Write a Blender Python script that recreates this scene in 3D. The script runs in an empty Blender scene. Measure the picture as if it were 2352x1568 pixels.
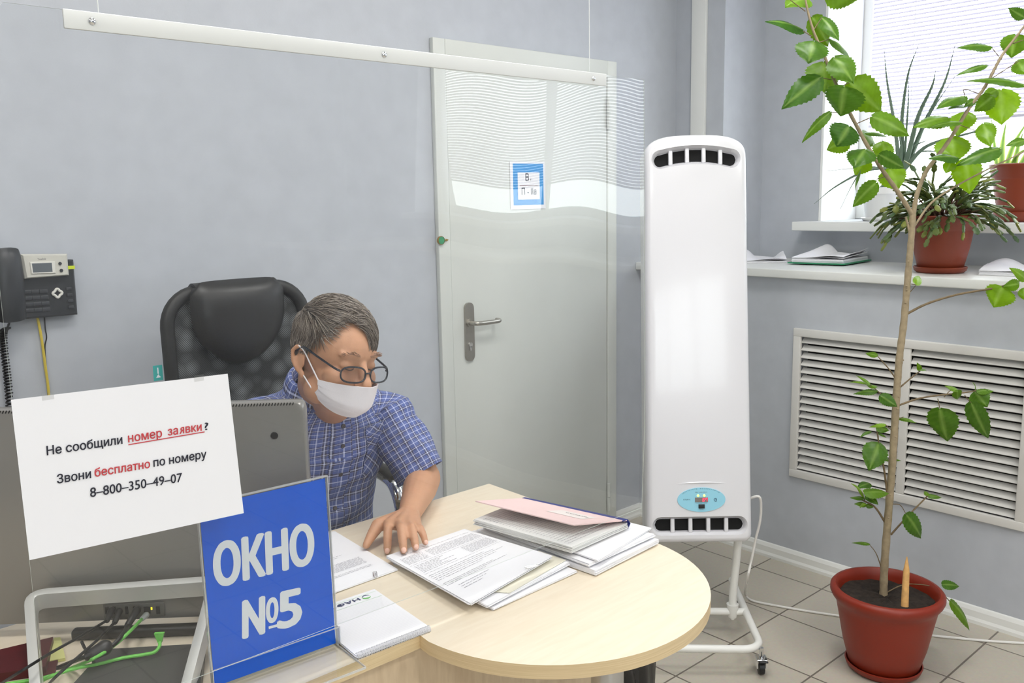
import bpy, bmesh, math, random
import numpy as np
from mathutils import Vector, Matrix, Quaternion

random.seed(7)
rng = np.random.default_rng(11)
SC = bpy.context.scene
COL = SC.collection
PI = math.pi

# ------------------------------------------------------------------ camera
F_PX, PITCH, ROLL, YAW, EYE = 2032.57, 0.1580496, 0.01803111, 0.7336937, 1.5
FW = np.array([math.sin(YAW)*math.cos(PITCH), math.cos(YAW)*math.cos(PITCH), -math.sin(PITCH)])
_r = np.array([math.cos(YAW), -math.sin(YAW), 0.0]); _d = np.cross(FW, _r)
RT = _r*math.cos(ROLL) + _d*math.sin(ROLL)
DN = _d*math.cos(ROLL) - _r*math.sin(ROLL)
CP = np.array([0, 0, EYE])
cam_data = bpy.data.cameras.new('camera')
cam = bpy.data.objects.new('camera', cam_data); COL.objects.link(cam)
cam_data.sensor_width = 36.0; cam_data.sensor_fit = 'HORIZONTAL'
cam_data.lens = F_PX/2352*36.0
cam_data.clip_start = 0.05
cam.matrix_world = Matrix(((RT[0], -DN[0], -FW[0], 0), (RT[1], -DN[1], -FW[1], 0), (RT[2], -DN[2], -FW[2], EYE), (0, 0, 0, 1)))
SC.camera = cam

def at(x, y, **k):
    """world point seen at a photograph pixel, on the plane x=, y=, z= or at depth D="""
    v = (x-1176)*RT + (y-784)*DN + F_PX*FW
    if 'z' in k: t = (k['z']-EYE)/v[2]
    elif 'X' in k: t = k['X']/v[0]
    elif 'Y' in k: t = k['Y']/v[1]
    else: t = k['D']/F_PX
    return Vector(CP + t*v)

# ------------------------------------------------------------------ light
SC.view_settings.view_transform = 'Standard'
SC.view_settings.look = 'None'
SC.view_settings.gamma = 1.0
SC.view_settings.use_curve_mapping = False
SC.view_settings.exposure = -1.05
SC.cycles.max_bounces = 10
SC.cycles.diffuse_bounces = 5
SC.cycles.glossy_bounces = 4
SC.cycles.transmission_bounces = 6
SC.cycles.transparent_max_bounces = 16
SC.cycles.sample_clamp_indirect = 6.0
SC.cycles.caustics_reflective = False
SC.cycles.caustics_refractive = False

world = bpy.data.worlds.new('overcast_sky'); SC.world = world
world.use_nodes = True
_bg = world.node_tree.nodes['Background']
_bg.inputs['Color'].default_value = (0.93, 0.97, 1.0, 1)
_bg.inputs['Strength'].default_value = 15.0

LAMP_W = 33.0
def area_lamp(name, loc, rot, sx, sy, watts, col=(1, 1, 1)):
    l = bpy.data.lights.new(name, 'AREA'); l.shape = 'RECTANGLE'; l.size = sx; l.size_y = sy
    l.energy = watts; l.color = col
    o = bpy.data.objects.new(name, l); COL.objects.link(o); o.location = loc; o.rotation_euler = rot
    return o
CEIL = 3.0
LAMPS = [(0.6, 1.2), (2.1, 1.2), (0.6, -0.8), (2.1, -0.8), (-1.2, 0.4), (-1.2, -1.6), (1.0, -2.6)]
for i, (lx, ly) in enumerate(LAMPS):
    area_lamp('ceiling_lamp_light', (lx, ly, CEIL-0.035), (0, 0, 0), 0.56, 0.56, LAMP_W, (1.0, 0.985, 0.96))
WIN = [(0.35, 2.06), (-2.65, -0.55)]      # window openings along the right wall (y range)
WZ0, WZ1 = 1.384, 2.78
for (a, b) in WIN:
    p = area_lamp('window_sky_portal', (4.14, (a+b)/2, (WZ0+WZ1)/2), (0, PI/2, 0), WZ1-WZ0, b-a, 1.0)
    p.data.cycles.is_portal = True
FWX, FWZ = (-2.6, -0.4), (1.1, 2.4)       # unseen window opening added behind the viewer for frontal light (x range, z range)
p = area_lamp('window_sky_portal', ((FWX[0]+FWX[1])/2, -4.14, (FWZ[0]+FWZ[1])/2), (PI/2, 0, PI), FWX[1]-FWX[0], FWZ[1]-FWZ[0], 1.0)
p.data.cycles.is_portal = True

# ------------------------------------------------------------------ helpers
def lin(c):
    c = np.array(c[:3], float)/255.0
    return tuple(np.where(c <= 0.04045, c/12.92, ((c+0.055)/1.055)**2.4)) + (1.0,)

def mat(name, col, rough=0.5, metal=0.0, spec=0.5, noise=None, bump=None, coat=0.0, trans=0.0, emit=None, subsurf=0.0):
    """noise=(scale, amount, (sx,sy,sz)) varies the colour; bump=(scale, strength)"""
    m = bpy.data.materials.new(name); m.use_nodes = True
    nt = m.node_tree; b = nt.nodes['Principled BSDF']
    c = lin(col)
    b.inputs['Base Color'].default_value = c
    b.inputs['Roughness'].default_value = rough
    b.inputs['Metallic'].default_value = metal
    b.inputs['Specular IOR Level'].default_value = spec
    if coat: b.inputs['Coat Weight'].default_value = coat; b.inputs['Coat Roughness'].default_value = 0.05
    if trans: b.inputs['Transmission Weight'].default_value = trans
    if subsurf:
        b.inputs['Subsurface Weight'].default_value = subsurf
        b.inputs['Subsurface Radius'].default_value = (0.008, 0.003, 0.0015)
        b.inputs['Subsurface Scale'].default_value = 1.0
    if emit: b.inputs['Emission Color'].default_value = lin(emit[0]); b.inputs['Emission Strength'].default_value = emit[1]
    if noise or bump:
        tc = nt.nodes.new('ShaderNodeTexCoord')
    if noise:
        mp = nt.nodes.new('ShaderNodeMapping'); nt.links.new(tc.outputs['Object'], mp.inputs['Vector'])
        if len(noise) > 2: mp.inputs['Scale'].default_value = noise[2]
        n = nt.nodes.new('ShaderNodeTexNoise'); n.inputs['Scale'].default_value = noise[0]; n.inputs['Detail'].default_value = 4
        nt.links.new(mp.outputs['Vector'], n.inputs['Vector'])
        r = nt.nodes.new('ShaderNodeValToRGB')
        r.color_ramp.elements[0].position = 0.3; r.color_ramp.elements[1].position = 0.7
        a = noise[1]
        r.color_ramp.elements[0].color = tuple(x*(1-a) for x in c[:3]) + (1,)
        r.color_ramp.elements[1].color = tuple(min(1, x*(1+a)) for x in c[:3]) + (1,)
        nt.links.new(n.outputs['Fac'], r.inputs['Fac']); nt.links.new(r.outputs['Color'], b.inputs['Base Color'])
    if bump:
        n2 = nt.nodes.new('ShaderNodeTexNoise'); n2.inputs['Scale'].default_value = bump[0]; n2.inputs['Detail'].default_value = 3
        nt.links.new(tc.outputs['Object'], n2.inputs['Vector'])
        bp = nt.nodes.new('ShaderNodeBump'); bp.inputs['Strength'].default_value = bump[1]; bp.inputs['Distance'].default_value = 0.002
        nt.links.new(n2.outputs['Fac'], bp.inputs['Height']); nt.links.new(bp.outputs['Normal'], b.inputs['Normal'])
    return m

def clear_mat(name, tint=(0.985, 0.99, 0.99), refl=0.05, rough=0.01, haze=0.0, haze_col=(0.9, 0.92, 0.93)):
    """thin clear plastic or glass: see-through with a Schlick reflection and a little surface haze"""
    m = bpy.data.materials.new(name); m.use_nodes = True
    nt = m.node_tree; nt.nodes.clear()
    out = nt.nodes.new('ShaderNodeOutputMaterial')
    tr = nt.nodes.new('ShaderNodeBsdfTransparent'); tr.inputs['Color'].default_value = tint + (1,)
    gl = nt.nodes.new('ShaderNodeBsdfGlossy'); gl.inputs['Roughness'].default_value = rough
    lw = nt.nodes.new('ShaderNodeLayerWeight'); lw.inputs['Blend'].default_value = 0.5
    pw = nt.nodes.new('ShaderNodeMath'); pw.operation = 'POWER'; pw.inputs[1].default_value = 5.0
    ma = nt.nodes.new('ShaderNodeMath'); ma.operation = 'MULTIPLY_ADD'; ma.inputs[1].default_value = 1-refl; ma.inputs[2].default_value = refl
    nt.links.new(lw.outputs['Facing'], pw.inputs[0]); nt.links.new(pw.outputs[0], ma.inputs[0])
    mx = nt.nodes.new('ShaderNodeMixShader'); nt.links.new(ma.outputs[0], mx.inputs[0])
    base = tr.outputs[0]
    if haze > 0:
        df = nt.nodes.new('ShaderNodeBsdfDiffuse'); df.inputs['Color'].default_value = haze_col + (1,)
        m2 = nt.nodes.new('ShaderNodeMixShader'); m2.inputs[0].default_value = haze
        nt.links.new(tr.outputs[0], m2.inputs[1]); nt.links.new(df.outputs[0], m2.inputs[2]); base = m2.outputs[0]
    nt.links.new(base, mx.inputs[1]); nt.links.new(gl.outputs[0], mx.inputs[2])
    nt.links.new(mx.outputs[0], out.inputs['Surface'])
    return m

def wm(o):
    m = o.matrix_basis.copy()
    while o.parent: o = o.parent; m = o.matrix_basis @ m
    return m

def V(*a): return Vector(a)

class MB:
    """collects shapes in world coordinates; build() links them as ONE mesh object"""
    def __init__(s): s.v = []; s.f = []; s.mi = []; s.uv = {}; s.cur = 0; s.T = None
    def add(s, vs, fs, uvs=None):
        b = len(s.v)
        for p in vs:
            p = Vector(p)
            s.v.append(s.T @ p if s.T is not None else p)
        for i, f in enumerate(fs):
            s.f.append([b+j for j in f]); s.mi.append(s.cur)
            if uvs is not None: s.uv[len(s.f)-1] = [uvs[j] for j in f]
    def box(s, c, d, R=None, bev=0.0):
        c = Vector(c); h = Vector(d)*0.5
        if bev <= 0:
            vs = [Vector((x*h.x, y*h.y, z*h.z)) for x in (-1, 1) for y in (-1, 1) for z in (-1, 1)]
            fs = [(0, 1, 3, 2), (4, 6, 7, 5), (0, 4, 5, 1), (2, 3, 7, 6), (0, 2, 6, 4), (1, 5, 7, 3)]
        else:
            bm = bmesh.new(); bmesh.ops.create_cube(bm, size=1.0)
            for v in bm.verts: v.co = Vector((v.co.x*d[0], v.co.y*d[1], v.co.z*d[2]))
            bmesh.ops.bevel(bm, geom=bm.edges[:], offset=min(bev, min(d)*0.49), segments=3, profile=0.5, affect='EDGES')
            bm.verts.index_update()
            vs = [v.co.copy() for v in bm.verts]; fs = [[v.index for v in f.verts] for f in bm.faces]; bm.free()
        if R is not None: vs = [R @ v for v in vs]
        s.add([c+v for v in vs], fs)
    def tube(s, pts, rad, n=10, caps=True, closed=False, flat=None):
        """rad: number or list; flat=(k, up) squashes the section along up by k"""
        pts = [Vector(p) for p in pts]; m = len(pts)
        if not hasattr(rad, '__len__'): rad = [rad]*m
        T = []
        for i in range(m):
            a = pts[(i-1) % m] if (closed or i > 0) else pts[i]
            b = pts[(i+1) % m] if (closed or i < m-1) else pts[i]
            t = (b-a); T.append(t.normalized() if t.length > 1e-9 else Vector((0, 0, 1)))
        up = Vector((0, 0, 1)) if abs(T[0].z) < 0.9 else Vector((1, 0, 0))
        if flat: up = Vector(flat[1])
        N = (up - T[0]*up.dot(T[0])).normalized()
        vs = []
        for i in range(m):
            if i > 0:
                N = (N - T[i]*N.dot(T[i]))
                N = N.normalized() if N.length > 1e-6 else T[i].orthogonal().normalized()
            if flat:
                U = Vector(flat[1]); N2 = (U - T[i]*U.dot(T[i])); N = N2.normalized() if N2.length > 1e-4 else N
            B = T[i].cross(N)
            for k in range(n):
                a = 2*PI*k/n
                vs.append(pts[i] + (N*(math.cos(a)*(flat[0] if flat else 1)) + B*math.sin(a))*rad[i])
        fs = []
        for i in range(m if closed else m-1):
            for k in range(n):
                a = i*n+k; b = i*n+(k+1) % n; c = ((i+1) % m)*n+(k+1) % n; d = ((i+1) % m)*n+k
                fs.append((a, b, c, d))
        if caps and not closed:
            fs.append(tuple(range(n))[::-1]); fs.append(tuple((m-1)*n+k for k in range(n)))
        s.add(vs, fs)
    def strip(s, pts, hn, hb, up):
        """flat bar of rectangular section swept along the points; hn half size along up, hb half thickness"""
        pts = [Vector(p) for p in pts]; m = len(pts); vs = []; U = Vector(up)
        for i in range(m):
            t = (pts[min(i+1, m-1)]-pts[max(i-1, 0)]).normalized(); N = (U-t*U.dot(t)).normalized(); B = t.cross(N)
            for (a, c) in ((1, .8), (.94, 1), (-.94, 1), (-1, .8), (-1, -.8), (-.94, -1), (.94, -1), (1, -.8)): vs.append(pts[i]+N*(a*hn)+B*(c*hb))
        fs = [(i*8+k, i*8+(k+1) % 8, (i+1)*8+(k+1) % 8, (i+1)*8+k) for i in range(m-1) for k in range(8)]
        fs += [tuple(range(8))[::-1], tuple((m-1)*8+k for k in range(8))]; s.add(vs, fs)
    def lathe(s, prof, c=(0, 0, 0), n=40, R=None):
        """prof: list of (r, z); closed surface of revolution about z"""
        c = Vector(c); vs = []; fs = []
        for (r, z) in prof:
            for k in range(n):
                a = 2*PI*k/n; p = Vector((r*math.cos(a), r*math.sin(a), z))
                vs.append(c + (R @ p if R is not None else p))
        for i in range(len(prof)-1):
            for k in range(n):
                fs.append((i*n+k, i*n+(k+1) % n, (i+1)*n+(k+1) % n, (i+1)*n+k))
        s.add(vs, fs)
    def prism(s, poly, z0, z1, R=None, c=(0, 0, 0)):
        c = Vector(c); n = len(poly)
        vs = [Vector((p[0], p[1], z0)) for p in poly] + [Vector((p[0], p[1], z1)) for p in poly]
        if R is not None: vs = [R @ v for v in vs]
        fs = [tuple(range(n))[::-1], tuple(range(n, 2*n))] + [(i, (i+1) % n, n+(i+1) % n, n+i) for i in range(n)]
        s.add([c+v for v in vs], fs)
    def grid(s, nu, nv, fn, uvf=None, thick=0.0, closed_u=False):
        """fn(u,v) -> point; optional thickness along the normal gives a closed slab"""
        P = [[Vector(fn(i/(nu-1), j/(nv-1))) for j in range(nv)] for i in range(nu)]
        vs = [p for row in P for p in row]
        uv = [uvf(i/(nu-1), j/(nv-1)) for i in range(nu) for j in range(nv)] if uvf else None
        fs = [(i*nv+j, (i+1)*nv+j, (i+1)*nv+j+1, i*nv+j+1) for i in range(nu-1) for j in range(nv-1)]
        if not thick: s.add(vs, fs, uv); return
        Nn = []
        for i in range(nu):
            for j in range(nv):
                a = P[min(i+1, nu-1)][j]-P[max(i-1, 0)][j]; b = P[i][min(j+1, nv-1)]-P[i][max(j-1, 0)]
                c = a.cross(b); Nn.append(c.normalized() if c.length > 1e-12 else Vector((0, 0, 1)))
        o = len(vs); vs2 = vs + [v - Nn[i]*thick for i, v in enumerate(vs)]
        fs2 = fs + [tuple(o+k for k in f[::-1]) for f in fs]
        edge = [(i*nv, (i+1)*nv) for i in range(nu-1)] + [((i+1)*nv+nv-1, i*nv+nv-1) for i in range(nu-1)]
        edge += [(j+1, j) for j in range(nv-1)] + [((nu-1)*nv+j, (nu-1)*nv+j+1) for j in range(nv-1)]
        for a, b in edge: fs2.append((b, a, o+a, o+b))
        s.add(vs2, fs2, (uv+uv) if uv else None)
    def sphere(s, c, r, nu=16, nv=10, R=None):
        c = Vector(c); r = Vector(r) if hasattr(r, '__len__') else Vector((r, r, r)); vs = []; fs = []
        for j in range(nv+1):
            t = PI*j/nv
            for i in range(nu):
                a = 2*PI*i/nu
                p = Vector((r.x*math.sin(t)*math.cos(a), r.y*math.sin(t)*math.sin(a), r.z*math.cos(t)))
                vs.append(c + (R @ p if R is not None else p))
        for j in range(nv):
            for i in range(nu): fs.append((j*nu+i, (j+1)*nu+i, (j+1)*nu+(i+1) % nu, j*nu+(i+1) % nu))
        s.add(vs, fs)
    def capsule(s, a, b, ra, rb, n=14):
        a = Vector(a); b = Vector(b); L = (b-a).length; d = (b-a)/max(L, 1e-9); pts = []; rr = []
        for k in range(5):
            t = PI/2*k/5; pts.append(a - d*ra*math.cos(t)); rr.append(max(ra*math.sin(t), ra*0.02))
        for k in range(5): pts.append(a + (b-a)*(k/4)); rr.append(ra+(rb-ra)*k/4)
        for k in range(1, 6):
            t = PI/2*k/5; pts.append(b + d*rb*math.sin(t)); rr.append(max(rb*math.cos(t), rb*0.02))
        s.tube(pts, rr, n)
    def build(s, name, mats, parent=None, loc=None, smooth=True, M=None, angle=40, weld=True):
        me = bpy.data.meshes.new(name)
        inv = None
        if M is not None: inv = M.inverted()
        elif parent is not None: inv = wm(parent).inverted()
        elif loc is not None: inv = Matrix.Translation(Vector(loc)).inverted()
        vs = [inv @ v for v in s.v] if inv is not None else s.v
        me.from_pydata([tuple(v) for v in vs], [], s.f)
        if not hasattr(mats, '__len__'): mats = [mats]
        for m in mats: me.materials.append(m)
        for p, k in zip(me.polygons, s.mi): p.material_index = k
        if s.uv:
            ul = me.uv_layers.new(name='UVMap')
            for p in me.polygons:
                if p.index in s.uv:
                    for li, u in zip(p.loop_indices, s.uv[p.index]): ul.data[li].uv = u
        me.validate()
        bm = bmesh.new(); bm.from_mesh(me)
        if weld and not s.uv: bmesh.ops.remove_doubles(bm, verts=bm.verts, dist=1e-6)
        if not s.uv: bmesh.ops.recalc_face_normals(bm, faces=bm.faces)
        for f in bm.faces: f.smooth = smooth
        if smooth:
            lim = math.radians(angle)
            for e in bm.edges:
                if len(e.link_faces) == 2 and e.calc_face_angle(0) > lim: e.smooth = False
        bm.to_mesh(me); bm.free()
        o = bpy.data.objects.new(name, me); COL.objects.link(o)
        if M is not None and parent is None: o.matrix_basis = M
        elif parent is not None:
            o.parent = parent
        elif loc is not None: o.location = Vector(loc)
        return o

def tag(o, label=None, cat=None, group=None, kind=None):
    if label: o['label'] = label
    if cat: o['category'] = cat
    if group: o['group'] = group
    if kind: o['kind'] = kind
    return o

def thing(name, loc, label, cat, group=None, kind=None, rot=None):
    o = bpy.data.objects.new(name, None); COL.objects.link(o); o.location = Vector(loc)
    o.empty_display_size = 0.05
    if rot is not None: o.rotation_euler = rot
    return tag(o, label, cat, group, kind)

def bez(pts, n=24):
    """smooth Catmull-Rom curve through the points"""
    P = [Vector(p) for p in pts]; P = [P[0]*2-P[1]] + P + [P[-1]*2-P[-2]]; out = []
    m = len(P)-3
    for i in range(m):
        k = max(2, n//m)
        for j in range(k):
            t = j/k; a, b, c, d = P[i:i+4]
            out.append(0.5*((2*b)+(c-a)*t+(2*a-5*b+4*c-d)*t*t+(3*b-a-3*c+d)*t**3))
    out.append(P[-2].copy()); return out

def rrect(w, h, r, n=6):
    out = []
    for (cx, cy, a0) in ((w/2-r, h/2-r, 0), (-w/2+r, h/2-r, PI/2), (-w/2+r, -h/2+r, PI), (w/2-r, -h/2+r, 1.5*PI)):
        for k in range(n+1):
            a = a0 + PI/2*k/n; out.append((cx+r*math.cos(a), cy+r*math.sin(a)))
    return out

def boolean(o, cutters, op='DIFFERENCE'):
    """cut with temporary mesh objects, bake the result, remove the cutters"""
    for c in cutters:
        md = o.modifiers.new('b', 'BOOLEAN'); md.operation = op; md.object = c; md.solver = 'EXACT'
    bpy.context.view_layer.update()
    dg = bpy.context.evaluated_depsgraph_get()
    me = bpy.data.meshes.new_from_object(o.evaluated_get(dg))
    o.modifiers.clear(); old = o.data; o.data = me; bpy.data.meshes.remove(old)
    for c in cutters:
        d = c.data; bpy.data.objects.remove(c); bpy.data.meshes.remove(d)

def remesh(o, voxel, smooth=4, factor=0.5):
    md = o.modifiers.new('r', 'REMESH'); md.mode = 'VOXEL'; md.voxel_size = voxel; md.use_smooth_shade = True
    sm = o.modifiers.new('s', 'SMOOTH'); sm.iterations = smooth; sm.factor = factor
    bpy.context.view_layer.update()
    dg = bpy.context.evaluated_depsgraph_get()
    me = bpy.data.meshes.new_from_object(o.evaluated_get(dg))
    o.modifiers.clear(); old = o.data; o.data = me; bpy.data.meshes.remove(old)
    for p in o.data.polygons: p.use_smooth = True

def glyphs(body):
    """mesh of a line of lettering at size 1; the small letter en, which the filler closes up, is drawn from three bars"""
    def raw(s_):
        c = bpy.data.curves.new('line', 'FONT'); c.body = s_; c.size = 1.0; c.resolution_u = 3; c.fill_mode = 'FRONT'
        t = bpy.data.objects.new('line', c); COL.objects.link(t); bpy.context.view_layer.update()
        me = bpy.data.meshes.new_from_object(t.evaluated_get(bpy.context.evaluated_depsgraph_get()))
        bpy.data.objects.remove(t); bpy.data.curves.remove(c); return me
    plain = lambda s_: s_.replace('н', 'п').replace('я', 'п')
    me = raw(plain(body))
    if 'н' not in body and 'я' not in body: return me
    bm = bmesh.new(); bm.from_mesh(me); spots = []
    for i, ch in enumerate(body):
        if ch in 'ня':
            m2 = raw(plain(body[:i+1])); spots.append((max(v.co.x for v in m2.vertices), ch)); bpy.data.meshes.remove(m2)
    kill = [v for v in bm.verts if any(x-0.445 < v.co.x < x+0.005 for x, _ in spots)]
    bmesh.ops.delete(bm, geom=kill, context='VERTS')
    for x, ch in spots:
        if ch == 'я':                  # a turned capital R
            m2 = raw('R'); hx = max(v.co.x for v in m2.vertices); lx = min(v.co.x for v in m2.vertices); hy = max(v.co.y for v in m2.vertices)
            nv = [bm.verts.new((x-0.433*(v.co.x-lx)/(hx-lx), 0.542*v.co.y/hy, 0)) for v in m2.vertices]
            for p in m2.polygons: bm.faces.new([nv[k] for k in reversed(p.vertices)])
            bpy.data.meshes.remove(m2); continue
        for (a, b_, y0, y1) in ((x-0.433, x-0.349, 0, 0.542), (x-0.084, x, 0, 0.542), (x-0.35, x-0.083, 0.237, 0.312)):
            bm.faces.new([bm.verts.new((px, py, 0)) for px, py in ((a, y0), (b_, y0), (b_, y1), (a, y1))])
    bm.to_mesh(me); bm.free(); return me

def text_mesh(name, body, m, parent, M, size=0.02, sx=1.0, bold=0.0, shear=0.0, align='LEFT', depth=0.0):
    """flat lettering; M takes the text's xy plane into the world"""
    c = bpy.data.curves.new(name, 'FONT'); c.body = body; c.size = size; c.align_x = align
    c.offset = bold; c.shear = shear; c.extrude = depth; c.resolution_u = 3; c.fill_mode = 'FRONT' if depth == 0 else 'BOTH'
    t = bpy.data.objects.new(name, c); COL.objects.link(t)
    bpy.context.view_layer.update()
    dg = bpy.context.evaluated_depsgraph_get()
    me = bpy.data.meshes.new_from_object(t.evaluated_get(dg))
    bpy.data.objects.remove(t); bpy.data.curves.remove(c)
    me.materials.clear(); me.materials.append(m)
    me.transform(Matrix.Diagonal((sx, 1, 1, 1))); me.transform(M)
    if parent is not None: me.transform(wm(parent).inverted())
    me.name = name
    o = bpy.data.objects.new(name, me); COL.objects.link(o); o.parent = parent
    return o

def frame_M(o, x, y):
    """matrix with origin o, x axis x, y axis close to y"""
    x = Vector(x).normalized(); z = x.cross(Vector(y)).normalized(); y = z.cross(x)
    return Matrix(((x.x, y.x, z.x, o[0]), (x.y, y.y, z.y, o[1]), (x.z, y.z, z.z, o[2]), (0, 0, 0, 1)))
# ------------------------------------------------------------------ materials
M = {}
M['wall'] = mat('wall_paint', (186, 190, 197), 0.55, noise=(14, 0.035), bump=(160, 0.08))
M['ceil'] = mat('ceiling_paint', (236, 237, 236), 0.8)
M['whitep'] = mat('white_pvc', (232, 233, 230), 0.35)
M['ledge'] = mat('ledge_laminate', (228, 229, 226), 0.3)
M['door'] = mat('door_enamel', (212, 215, 210), 0.38, noise=(6, 0.015))
M['dark'] = mat('gap_shade', (22, 22, 22), 0.9)  # flat near-black painted in for the shade inside gaps and slots
M['grille'] = mat('grille_aluminium', (216, 214, 210), 0.4)
M['steel'] = mat('brushed_steel', (176, 172, 164), 0.32, metal=0.9, noise=(60, 0.06, (1, 1, 0.05)))
M['chrome'] = mat('chrome', (225, 226, 228), 0.08, metal=1.0)
M['white_metal'] = mat('white_enamel_tube', (236, 236, 232), 0.28)
M['gloss'] = mat('white_gloss_plastic', (228, 228, 233), 0.2, coat=0.3)
M['black'] = mat('black_plastic', (24, 24, 26), 0.4)
M['blackm'] = mat('black_matt', (10, 10, 11), 0.9)
M['paper'] = mat('paper', (238, 238, 242), 0.75, noise=(3, 0.008))
M['print'] = mat('toner_grey', (150, 150, 158), 0.8)
M['ink'] = mat('black_ink', (42, 42, 54), 0.8)
M['inkred'] = mat('red_ink', (196, 66, 72), 0.8)
M['glass'] = clear_mat('window_glass', (0.97, 0.985, 0.98), 0.06)
M['cable_w'] = mat('white_cable', (232, 230, 226), 0.4)
M['cable_b'] = mat('black_cable', (22, 22, 24), 0.45)

def floor_material():
    m = bpy.data.materials.new('floor_tiles'); m.use_nodes = True
    nt = m.node_tree; b = nt.nodes['Principled BSDF']
    tc = nt.nodes.new('ShaderNodeTexCoord'); mp = nt.nodes.new('ShaderNodeMapping')
    mp.inputs['Location'].default_value = (-2.42+0.303*20, -1.60+0.2955*20, 0)
    nt.links.new(tc.outputs['Object'], mp.inputs['Vector'])
    br = nt.nodes.new('ShaderNodeTexBrick'); br.offset = 0.0; br.squash = 1.0
    br.inputs['Scale'].default_value = 1.0
    br.inputs['Brick Width'].default_value = 0.303; br.inputs['Row Height'].default_value = 0.2955
    br.inputs['Mortar Size'].default_value = 0.0032; br.inputs['Mortar Smooth'].default_value = 0.1
    br.inputs['Color1'].default_value = lin((186, 179, 165)); br.inputs['Color2'].default_value = lin((193, 186, 173))
    br.inputs['Mortar'].default_value = lin((112, 104, 94))
    nt.links.new(mp.outputs['Vector'], br.inputs['Vector'])
    n = nt.nodes.new('ShaderNodeTexNoise'); n.inputs['Scale'].default_value = 90; n.inputs['Detail'].default_value = 5
    nt.links.new(tc.outputs['Object'], n.inputs['Vector'])
    mx = nt.nodes.new('ShaderNodeMix'); mx.data_type = 'RGBA'; mx.blend_type = 'OVERLAY'; mx.inputs['Factor'].default_value = 0.12
    nt.links.new(br.outputs['Color'], mx.inputs['A']); nt.links.new(n.outputs['Color'], mx.inputs['B'])
    nt.links.new(mx.outputs['Result'], b.inputs['Base Color'])
    b.inputs['Roughness'].default_value = 0.32
    bp = nt.nodes.new('ShaderNodeBump'); bp.inputs['Strength'].default_value = 0.3; bp.inputs['Distance'].default_value = 0.002; bp.invert = True
    nt.links.new(br.outputs['Fac'], bp.inputs['Height']); nt.links.new(bp.outputs['Normal'], b.inputs['Normal'])
    return m
M['floor'] = floor_material()

def wood_material(name, c1, c2, axis_scale):
    m = bpy.data.materials.new(name); m.use_nodes = True
    nt = m.node_tree; b = nt.nodes['Principled BSDF']
    tc = nt.nodes.new('ShaderNodeTexCoord'); mp = nt.nodes.new('ShaderNodeMapping'); mp.inputs['Scale'].default_value = axis_scale
    nt.links.new(tc.outputs['Object'], mp.inputs['Vector'])
    n = nt.nodes.new('ShaderNodeTexNoise'); n.inputs['Scale'].default_value = 9; n.inputs['Detail'].default_value = 6; n.inputs['Distortion'].default_value = 0.6
    nt.links.new(mp.outputs['Vector'], n.inputs['Vector'])
    r = nt.nodes.new('ShaderNodeValToRGB'); r.color_ramp.elements[0].position = 0.3; r.color_ramp.elements[1].position = 0.72
    r.color_ramp.elements[0].color = lin(c1); r.color_ramp.elements[1].color = lin(c2)
    nt.links.new(n.outputs['Fac'], r.inputs['Fac']); nt.links.new(r.outputs['Color'], b.inputs['Base Color'])
    b.inputs['Roughness'].default_value = 0.34
    return m
M['maple'] = wood_material('maple_laminate', (227, 213, 190), (233, 221, 200), (1.2, 9, 9))
M['maple_edge'] = wood_material('maple_edge_band', (206, 182, 140), (222, 200, 160), (1.0, 1.0, 60))
M['maple_panel'] = wood_material('maple_panel', (200, 178, 148), (214, 194, 164), (9, 9, 1.2))

def slat_material():
    m = bpy.data.materials.new('blind_slat'); m.use_nodes = True
    nt = m.node_tree; nt.nodes.clear(); out = nt.nodes.new('ShaderNodeOutputMaterial')
    d = nt.nodes.new('ShaderNodeBsdfDiffuse'); d.inputs['Color'].default_value = lin((214, 210, 226))
    t = nt.nodes.new('ShaderNodeBsdfTranslucent'); t.inputs['Color'].default_value = lin((225, 222, 236))
    mx = nt.nodes.new('ShaderNodeMixShader'); mx.inputs[0].default_value = 0.07
    nt.links.new(d.outputs[0], mx.inputs[1]); nt.links.new(t.outputs[0], mx.inputs[2]); nt.links.new(mx.outputs[0], out.inputs['Surface'])
    return m
M['slat'] = slat_material()

# ------------------------------------------------------------------ the setting
XR, YB, XU, XC, YC = 3.165, 2.62, 3.73, 3.412, 2.356
XL, YF = -4.0, -4.0
def struct(name, mb, m, parent=None, smooth=False):
    o = mb.build(name, m, parent, smooth=smooth)
    if parent is None: o['kind'] = 'structure'
    return o

b = MB(); b.box((0.05, -0.7, -0.05), (8.4, 6.9, 0.1)); struct('floor', b, M['floor'])
b = MB(); b.box((0.05, -0.7, CEIL+0.05), (8.4, 6.9, 0.1)); struct('ceiling', b, M['ceil'])
b = MB(); b.box(((XL+4.2)/2, YB+0.06, CEIL/2), (8.2, 0.12, CEIL)); struct('wall_back', b, M['wall'])
b = MB(); b.box((XL-0.06, -0.7, CEIL/2), (0.12, 6.8, CEIL)); struct('wall_left', b, M['wall'])
b = MB(); xa, xb = -4.1, 4.1
b.box(((xa+FWX[0])/2, YF-0.06, CEIL/2), (FWX[0]-xa, 0.12, CEIL)); b.box(((xb+FWX[1])/2, YF-0.06, CEIL/2), (xb-FWX[1], 0.12, CEIL))
b.box(((FWX[0]+FWX[1])/2, YF-0.06, FWZ[0]/2), (FWX[1]-FWX[0], 0.12, FWZ[0])); b.box(((FWX[0]+FWX[1])/2, YF-0.06, (FWZ[1]+CEIL)/2), (FWX[1]-FWX[0], 0.12, CEIL-FWZ[1]))
struct('wall_front', b, M['wall'])
fwr = thing('added_fill_window', ((FWX[0]+FWX[1])/2, YF, FWZ[0]), None, None, kind='structure')  # unseen window, added to light the back wall from the front
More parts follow.
